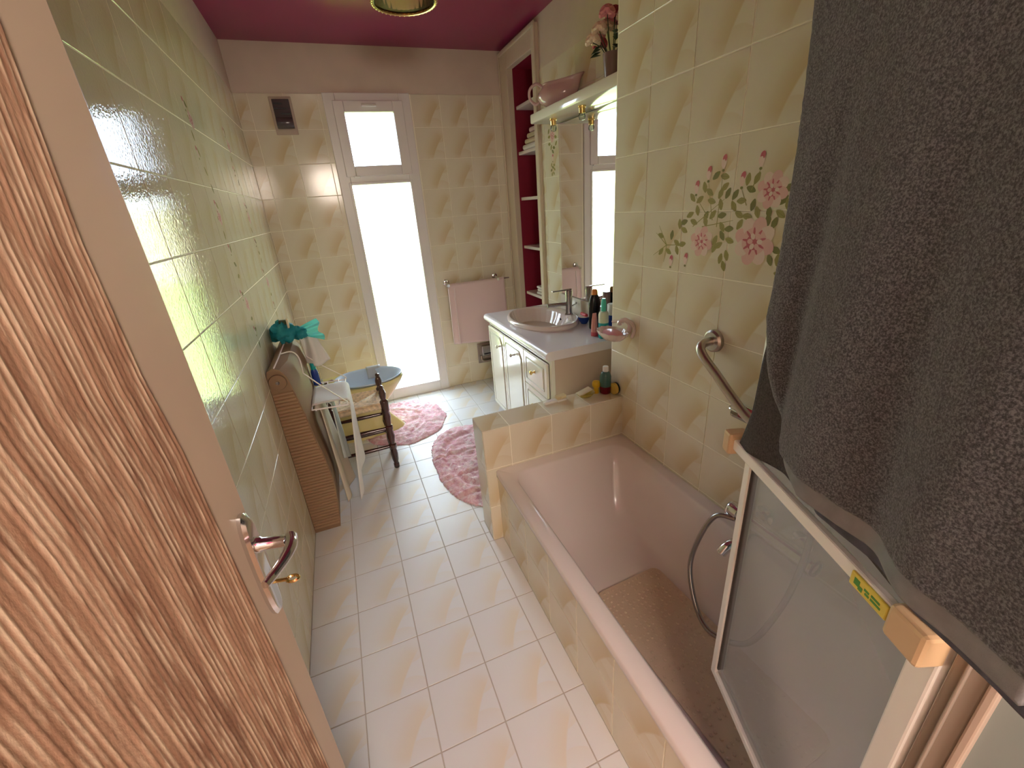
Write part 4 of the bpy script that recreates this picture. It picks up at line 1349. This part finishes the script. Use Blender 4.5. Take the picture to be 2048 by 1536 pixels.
# ------------------------------------------------------------------ stool
so_ = thing('rush_stool', 'low dark turned wood stool with woven rush seat', 'stool', (-0.075, 2.52, 0))
SXA, SXB, SYA, SYB, SZ = -0.222, 0.072, 2.39, 2.612, 0.435
legp = [(0.014, 0.0), (0.017, 0.005), (0.017, 0.03), (0.013, 0.036), (0.019, 0.06), (0.0215, 0.10), (0.017, 0.135), (0.0225, 0.14), (0.0225, 0.165), (0.016, 0.17), (0.019, 0.19), (0.024, 0.225), (0.019, 0.262), (0.0225, 0.27),
        (0.0225, 0.29), (0.016, 0.295), (0.020, 0.33), (0.023, 0.355), (0.019, 0.385), (0.0235, 0.39), (0.0235, 0.452), (0.020, 0.456), (0.014, 0.462), (0.019, 0.480), (0.0205, 0.50), (0.016, 0.520), (0.011, 0.530), (0.013, 0.536), (0.012, 0.546), (0.005, 0.550)]
for x_, y_ in ((SXA, SYA), (SXB, SYA), (SXA, SYB), (SXB, SYB)):
    obj('leg', B().lathe(legp, (x_, y_, 0), 18), 'wood_dark', so_, smooth=True, angle=50)
for z_, r in ((0.152, 0.0115), (0.275, 0.0115)):
    for a, b_ in (((SXA, SYA), (SXB, SYA)), ((SXA, SYB), (SXB, SYB)), ((SXA, SYA), (SXA, SYB)), ((SXB, SYA), (SXB, SYB))):
        dz = 0.0 if a[1] == b_[1] else 0.03
        mid = ((a[0] + b_[0]) / 2, (a[1] + b_[1]) / 2)
        obj('stretcher', B().tube([(*a, z_ + dz), (*mid, z_ + dz), (*b_, z_ + dz)], [r * 0.8, r * 1.1, r * 0.8], 12), 'wood_dark', so_, smooth=True)
cxs, cys = (SXA + SXB) / 2, (SYA + SYB) / 2
for k, (a, b_) in enumerate((((SXA, SYA), (SXB, SYA)), ((SXB, SYA), (SXB, SYB)), ((SXB, SYB), (SXA, SYB)), ((SXA, SYB), (SXA, SYA)))):
    rs = B()
    NRS = 22
    cc = (cxs, cys)
    for i in range(NRS):
        f0 = i / NRS
        A = Vector((a[0] + (cc[0] - a[0]) * f0, a[1] + (cc[1] - a[1]) * f0, 0))
        Bv = Vector((b_[0] + (cc[0] - b_[0]) * f0, b_[1] + (cc[1] - b_[1]) * f0, 0))
        h = SZ + 0.008 - 0.014 * f0
        if (Bv - A).length < 0.012:
            continue
        pts = [A.lerp(Bv, t) + Vector((0, 0, h - 0.006 * abs(2 * t - 1) ** 4)) for t in (0.02, 0.2, 0.5, 0.8, 0.98)]
        rs.tube(pts, 0.0052, 6)
    # wrapped front edge
    d = Vector((b_[0] - a[0], b_[1] - a[1], 0)).normalized()
    n_ = Vector((d.y, -d.x, 0))
    rs.tube([Vector((*a, SZ - 0.012)) + d * 0.02 + n_ * 0.002, Vector((*b_, SZ - 0.012)) - d * 0.02 + n_ * 0.002], 0.017, 10)
    obj('rush_weave', rs, 'rush', so_, smooth=True)

# ------------------------------------------------------------------ bidet and rugs
bi = thing('bidet', 'yellow ceramic bidet against left wall behind stool', 'bidet', (-0.05, 2.965, 0))
BY = 2.965


def bring(xa, xb, hw, z, pw_=2.4, n=48):
    cx, ax = (xa + xb) / 2, (xb - xa) / 2
    out = []
    for k in range(n):
        t = 2 * math.pi * k / n
        c, s = math.cos(t), math.sin(t)
        e = 2 / (pw_ if c < 0 else 2.0)
        out.append((cx + ax * math.copysign(abs(c) ** e, c), BY + hw * math.copysign(abs(s) ** e, s), z))
    return out


bsec = [bring(-0.36, 0.205, 0.118, 0.0), bring(-0.36, 0.195, 0.110, 0.02), bring(-0.355, 0.10, 0.085, 0.14), bring(-0.36, 0.105, 0.090, 0.20), bring(-0.375, 0.185, 0.145, 0.29), bring(-0.385, 0.240, 0.178, 0.36),
        bring(-0.388, 0.258, 0.186, 0.392), bring(-0.386, 0.256, 0.184, 0.402), bring(-0.20, 0.236, 0.164, 0.402), bring(-0.19, 0.226, 0.154, 0.385), bring(-0.16, 0.19, 0.128, 0.33), bring(-0.08, 0.11, 0.07, 0.28)]
obj('bowl', B().loft(bsec, True, True, True), 'bidet_ceramic', bi, smooth=True, angle=55)
obj('tap', B().lathe([(0.02, 0.402), (0.02, 0.43), (0.012, 0.435), (0.014, 0.46)], (-0.28, BY, 0), 14).tube([(-0.28, BY, 0.425), (-0.21, BY, 0.435), (-0.195, BY, 0.425)], 0.010, 10), 'chrome', bi, smooth=True)
pb_ = thing('plastic_bowl', 'pale blue plastic bowl resting in the yellow bidet', 'bowl', (0.02, BY, 0.30))
ins = [bring(-0.10, 0.12, 0.08, 0.292), bring(-0.17, 0.20, 0.13, 0.340), bring(-0.192, 0.234, 0.160, 0.404), bring(-0.205, 0.252, 0.178, 0.414), bring(-0.203, 0.250, 0.176, 0.420), bring(-0.185, 0.228, 0.154, 0.412), bring(-0.160, 0.19, 0.122, 0.345), bring(-0.09, 0.11, 0.07, 0.300)]
obj('bowl', B().loft(ins, True, True, True), 'bowl_blue', pb_, smooth=True, angle=60)
gc = B()


def gcf(u, v):
    x = 0.02 + 0.10 * u
    if v < 0.25:
        return Vector((x, BY + 0.192, 0.385 + 0.15 * v))
    if v < 0.45:
        return Vector((x, BY + 0.192 - (v - 0.25) / 0.2 * 0.035, 0.4235 + 0.004 * math.sin((v - .25) / .2 * math.pi)))
    return Vector((x, BY + 0.155 - (v - 0.45) * 0.075, 0.420 - (v - 0.45) * 0.12))


tag(obj('grey_cloth', gc.grid(gcf, 8, 16), 'bidet_grey', None, smooth=True, angle=180, solid=0.004), 'folded grey cloth over the far rim of the bidet', 'cloth')


def rug(name, label, inside, x0, x1, ya, yb, ridges, step=0.0075):
    nx, ny = int((x1 - x0) / step), int((yb - ya) / step)
    jit = pnoise(nx + 1, ny + 1, 2)
    big = pnoise(nx + 1, ny + 1, 14)
    bm = bmesh.new()
    vt_ = {}

    def vert(i, j):
        if (i, j) not in vt_:
            x, y = x0 + i * step, ya + j * step
            h = 0.016 + 0.0022 * jit[i, j] + 0.0035 * big[i, j]
            for f in ridges:
                d = abs(f(x, y))
                h -= 0.010 * math.exp(-(d / 0.012) ** 2) - 0.005 * math.exp(-((d - 0.028) / 0.014) ** 2)
            e = inside(x, y)
            if e < 0.03:
                h *= max(0.15, min(1.0, 0.35 + e * 22))
            vt_[(i, j)] = bm.verts.new((x + 0.0015 * jit[j % (nx + 1), i % (ny + 1)], y + 0.0015 * jit[i, j], max(0.004, h)))
        return vt_[(i, j)]
    for i in range(nx):
        for j in range(ny):
            if inside(x0 + (i + .5) * step, ya + (j + .5) * step) > 0:
                bm.faces.new((vert(i, j), vert(i + 1, j), vert(i + 1, j + 1), vert(i, j + 1)))
    r = bmesh.ops.extrude_edge_only(bm, edges=[e for e in bm.edges if e.is_boundary])
    for v in [v for v in r['geom'] if isinstance(v, bmesh.types.BMVert)]:
        v.co.z = 0.0008
    bb_ = B()
    bb_.bm.free()
    bb_.bm = bm
    return tag(obj(name, bb_, 'rug_pink', None, smooth=True, angle=80), label, 'rug', 'pink tufted rugs')


def in_r1(x, y):
    d = 1 - math.sqrt(((x - 0.20) / 0.315) ** 2 + ((y - 3.00) / 0.362) ** 2) * (1 + 0.02 * math.sin(9 * math.atan2(y - 3.0, x - 0.2)))
    nx_ = (math.hypot((x + 0.0775) / 0.290, (y - BY) / 0.124) - 1) * 0.12
    return min(d * 0.3, nx_ if nx_ > -0.5 else d)


def in_r2(x, y):
    t = 1 - (abs((x - 0.545) / 0.262) ** 2.3 + abs((y - 2.23) / 0.475) ** 2.3) ** (1 / 2.3)
    return t * 0.3


rug('contour_rug', 'pink tufted contour rug curving around the bidet foot', in_r1, -0.13, 0.53, 2.63, 3.38,
    [lambda x, y: (math.hypot(x - 0.12, (y - 2.98)) - 0.22)])
rug('oval_rug', 'pink tufted oval rug in front of the vanity cabinet', in_r2, 0.27, 0.82, 1.74, 2.72,
    [lambda x, y: y - 2.10 - 0.12 * (x - 0.4), lambda x, y: y - 1.905 - 0.1 * (x - 0.4), lambda x, y: y - 2.34 - 0.08 * (x - 0.4), lambda x, y: math.hypot(x - 0.55, (y - 2.25) * 0.6) - 0.19])

# ------------------------------------------------------------------ flower prints on tiles
FL = [(0.904, 1.437, 0.047), (1.137, 1.295, 0.047), (0.939, 1.304, 0.066)]
BU = [(1.177, 1.458), (1.131, 1.495), (1.077, 1.521), (1.004, 1.47), (0.949, 1.515), (1.273, 1.223), (1.201, 1.235)]
LE = [(1.191, 1.428), (1.159, 1.421), (1.143, 1.456), (1.121, 1.441), (1.11, 1.415), (1.101, 1.486), (1.068, 1.481), (1.064, 1.453), (1.077, 1.436), (1.05, 1.435), (1.023, 1.43), (0.999, 1.413), (1.073, 1.405), (1.024, 1.399), (1.165, 1.389), (1.196, 1.376), (1.127, 1.372), (1.1, 1.376), (1.064, 1.374), (1.221, 1.353), (1.177, 1.354), (1.127, 1.356), (1.241, 1.347), (1.218, 1.328), (1.276, 1.31), (1.333, 1.306), (1.328, 1.251), (1.289, 1.254), (1.249, 1.285), (1.222, 1.282), (1.246, 1.261), (1.059, 1.341), (1.032, 1.336), (1.055, 1.316), (1.025, 1.303), (1.081, 1.301), (1.081, 1.279), (1.065, 1.287), (1.052, 1.248), (1.03, 1.259), (1.037, 1.227), (1.001, 1.376), (0.973, 1.371), (0.995, 1.349), (0.971, 1.442), (0.985, 1.468), (0.956, 1.469), (0.958, 1.401), (0.941, 1.382), (0.904, 1.381), (0.869, 1.377), (0.883, 1.354), (0.903, 1.363), (0.867, 1.411), (0.856, 1.44), (0.851, 1.399), (0.866, 1.285), (0.88, 1.258), (0.856, 1.26), (0.845, 1.223)]
PR = ['print_green', 'print_green_dark', 'print_pink', 'print_pink_light', 'print_pink_deep']


class Print:
    """flat printed shapes laid on a glazed wall plane; coordinates (y, z)"""

    def __init__(self, x, sgn):
        self.b, self.x, self.s, self.k = B(), x, sgn, 0

    def blob(self, y, z, ra, rb_, rot, mi, n=12, point=0.0):
        self.k += 1
        x = self.x + self.s * (0.0002 + 0.000003 * self.k)
        pts = []
        for i in range(n):
            t = 2 * math.pi * i / n
            a, b_ = ra * math.cos(t), rb_ * math.sin(t) * (1 - point * abs(math.cos(t)))
            pts.append((x, y + a * math.cos(rot) - b_ * math.sin(rot), z + a * math.sin(rot) + b_ * math.cos(rot)))
        self.b.poly(pts, mi)

    def stroke(self, p0, p1, w_, mi):
        self.k += 1
        x = self.x + self.s * (0.0002 + 0.000003 * self.k)
        d = Vector((0, p1[0] - p0[0], p1[1] - p0[1])).normalized()
        n_ = Vector((0, -d.z, d.y)) * w_
        a, b_ = Vector((x, *p0)), Vector((x, *p1))
        self.b.poly([a + n_, b_ + n_ * 0.4, b_ - n_ * 0.4, a - n_], mi)

    def leaf(self, y, z, L=0.017, W=0.0095, rot=None):
        rot = random.uniform(0, math.pi) if rot is None else rot
        self.blob(y, z, L, W, rot, random.choice((0, 0, 0, 1)), 12, 0.35)
        self.stroke((y - L * .9 * math.cos(rot), z - L * .9 * math.sin(rot)), (y + L * .8 * math.cos(rot), z + L * .8 * math.sin(rot)), 0.0007, 1)

    def flower(self, y, z, r):
        for k in range(8):
            t = k * 2 * math.pi / 8 + 0.3
            self.blob(y + 0.62 * r * math.cos(t), z + 0.62 * r * math.sin(t), 0.42 * r, 0.34 * r, t, 3 if k % 2 else 2)
        self.blob(y, z, 0.62 * r, 0.58 * r, 0, 2, 18)
        for k in range(9):
            t = k * 2 * math.pi / 9 + 0.1
            self.blob(y + 0.40 * r * math.cos(t), z + 0.40 * r * math.sin(t), 0.20 * r, 0.055 * r, t, 4, 8)
        self.blob(y + 0.05 * r, z - 0.05 * r, 0.34 * r, 0.30 * r, 0.4, 4, 14)
        for k in range(6):
            t = k * 2 * math.pi / 6
            self.blob(y - 0.05 * r + 0.24 * r * math.cos(t), z + 0.24 * r * math.sin(t), 0.14 * r, 0.11 * r, t, 3 if k % 2 else 2, 10)

    def bud(self, y, z, L=0.020):
        self.blob(y, z, L, 0.0105, math.pi / 2, 3, 12, 0.25)
        self.blob(y - 0.002, z + 0.009, L * 0.55, 0.0085, math.pi / 2 + 0.3, 4, 10, 0.2)
        self.blob(y + 0.001, z - 0.004, L * 0.55, 0.0065, math.pi / 2, 3, 10)
        self.blob(y, z - L - 0.003, 0.005, 0.004, 0, 1, 8)


P = Print(XT, -1)
for y, z in LE:
    P.leaf(y, z)
    tgt = min(FL, key=lambda f: (f[0] - y) ** 2 + (f[1] - z) ** 2)
for a, b_ in (((1.30, 1.275), (1.345, 1.34)), ((1.30, 1.275), (1.36, 1.315)), ((1.30, 1.275), (1.37, 1.235)), ((1.30, 1.275), (1.22, 1.28)), ((1.30, 1.275), (1.31, 1.215)), ((1.14, 1.34), (1.02, 1.36)), ((1.08, 1.34), (1.077, 1.49)), ((1.10, 1.36), (1.13, 1.47)),
              ((1.12, 1.37), (1.177, 1.43)), ((0.98, 1.40), (1.004, 1.445)), ((0.97, 1.44), (0.949, 1.49)), ((1.18, 1.34), (1.06, 1.42))):
    P.stroke(a, b_, 0.0016, 0)
for f in FL:
    P.flower(*f)
for q in BU:
    P.bud(*q)
obj('floral_print', P.b, PR, wr, label='pink rose and green leaf print across the tiles')

P = Print(XR, -1)
P.flower(2.69, 1.812, 0.036)
for dy_, dz_ in ((-0.04, -0.01), (-0.045, -0.045), (-0.015, -0.065), (0.02, -0.06), (0.045, -0.04), (0.045, 0.0), (0.0, -0.085), (-0.04, 0.03), (0.05, 0.03)):
    P.leaf(2.69 + dy_, 1.812 + dz_)
P.bud(2.695, 1.695, 0.020)
for dy_, dz_ in ((-0.018, 1.652), (0.018, 1.655), (-0.022, 1.628), (0.020, 1.625), (0.0, 1.64), (-0.012, 1.606), (0.012, 1.602)):
    P.leaf(2.695 + dy_, dz_, 0.013, 0.008)
obj('floral_print', P.b, PR, wal, label='small rose and bud print beside the mirror')

P = Print(XL, 1)
random.seed(3)
for yc in (2.05, 2.72):
    for k in range(17):
        z = 0.98 + k * 0.055 + random.uniform(-.01, .01)
        y = yc + 0.022 * math.sin(k * 1.3) + random.uniform(-.01, .01)
        P.leaf(y, z, 0.018, 0.009)
        if k % 6 == 3:
            P.flower(y + 0.02, z, 0.030)
        elif k % 3 == 1:
            P.bud(y - 0.02, z)
obj('floral_print', P.b, PR, wl, label='two climbing flower prints on left wall tiles')
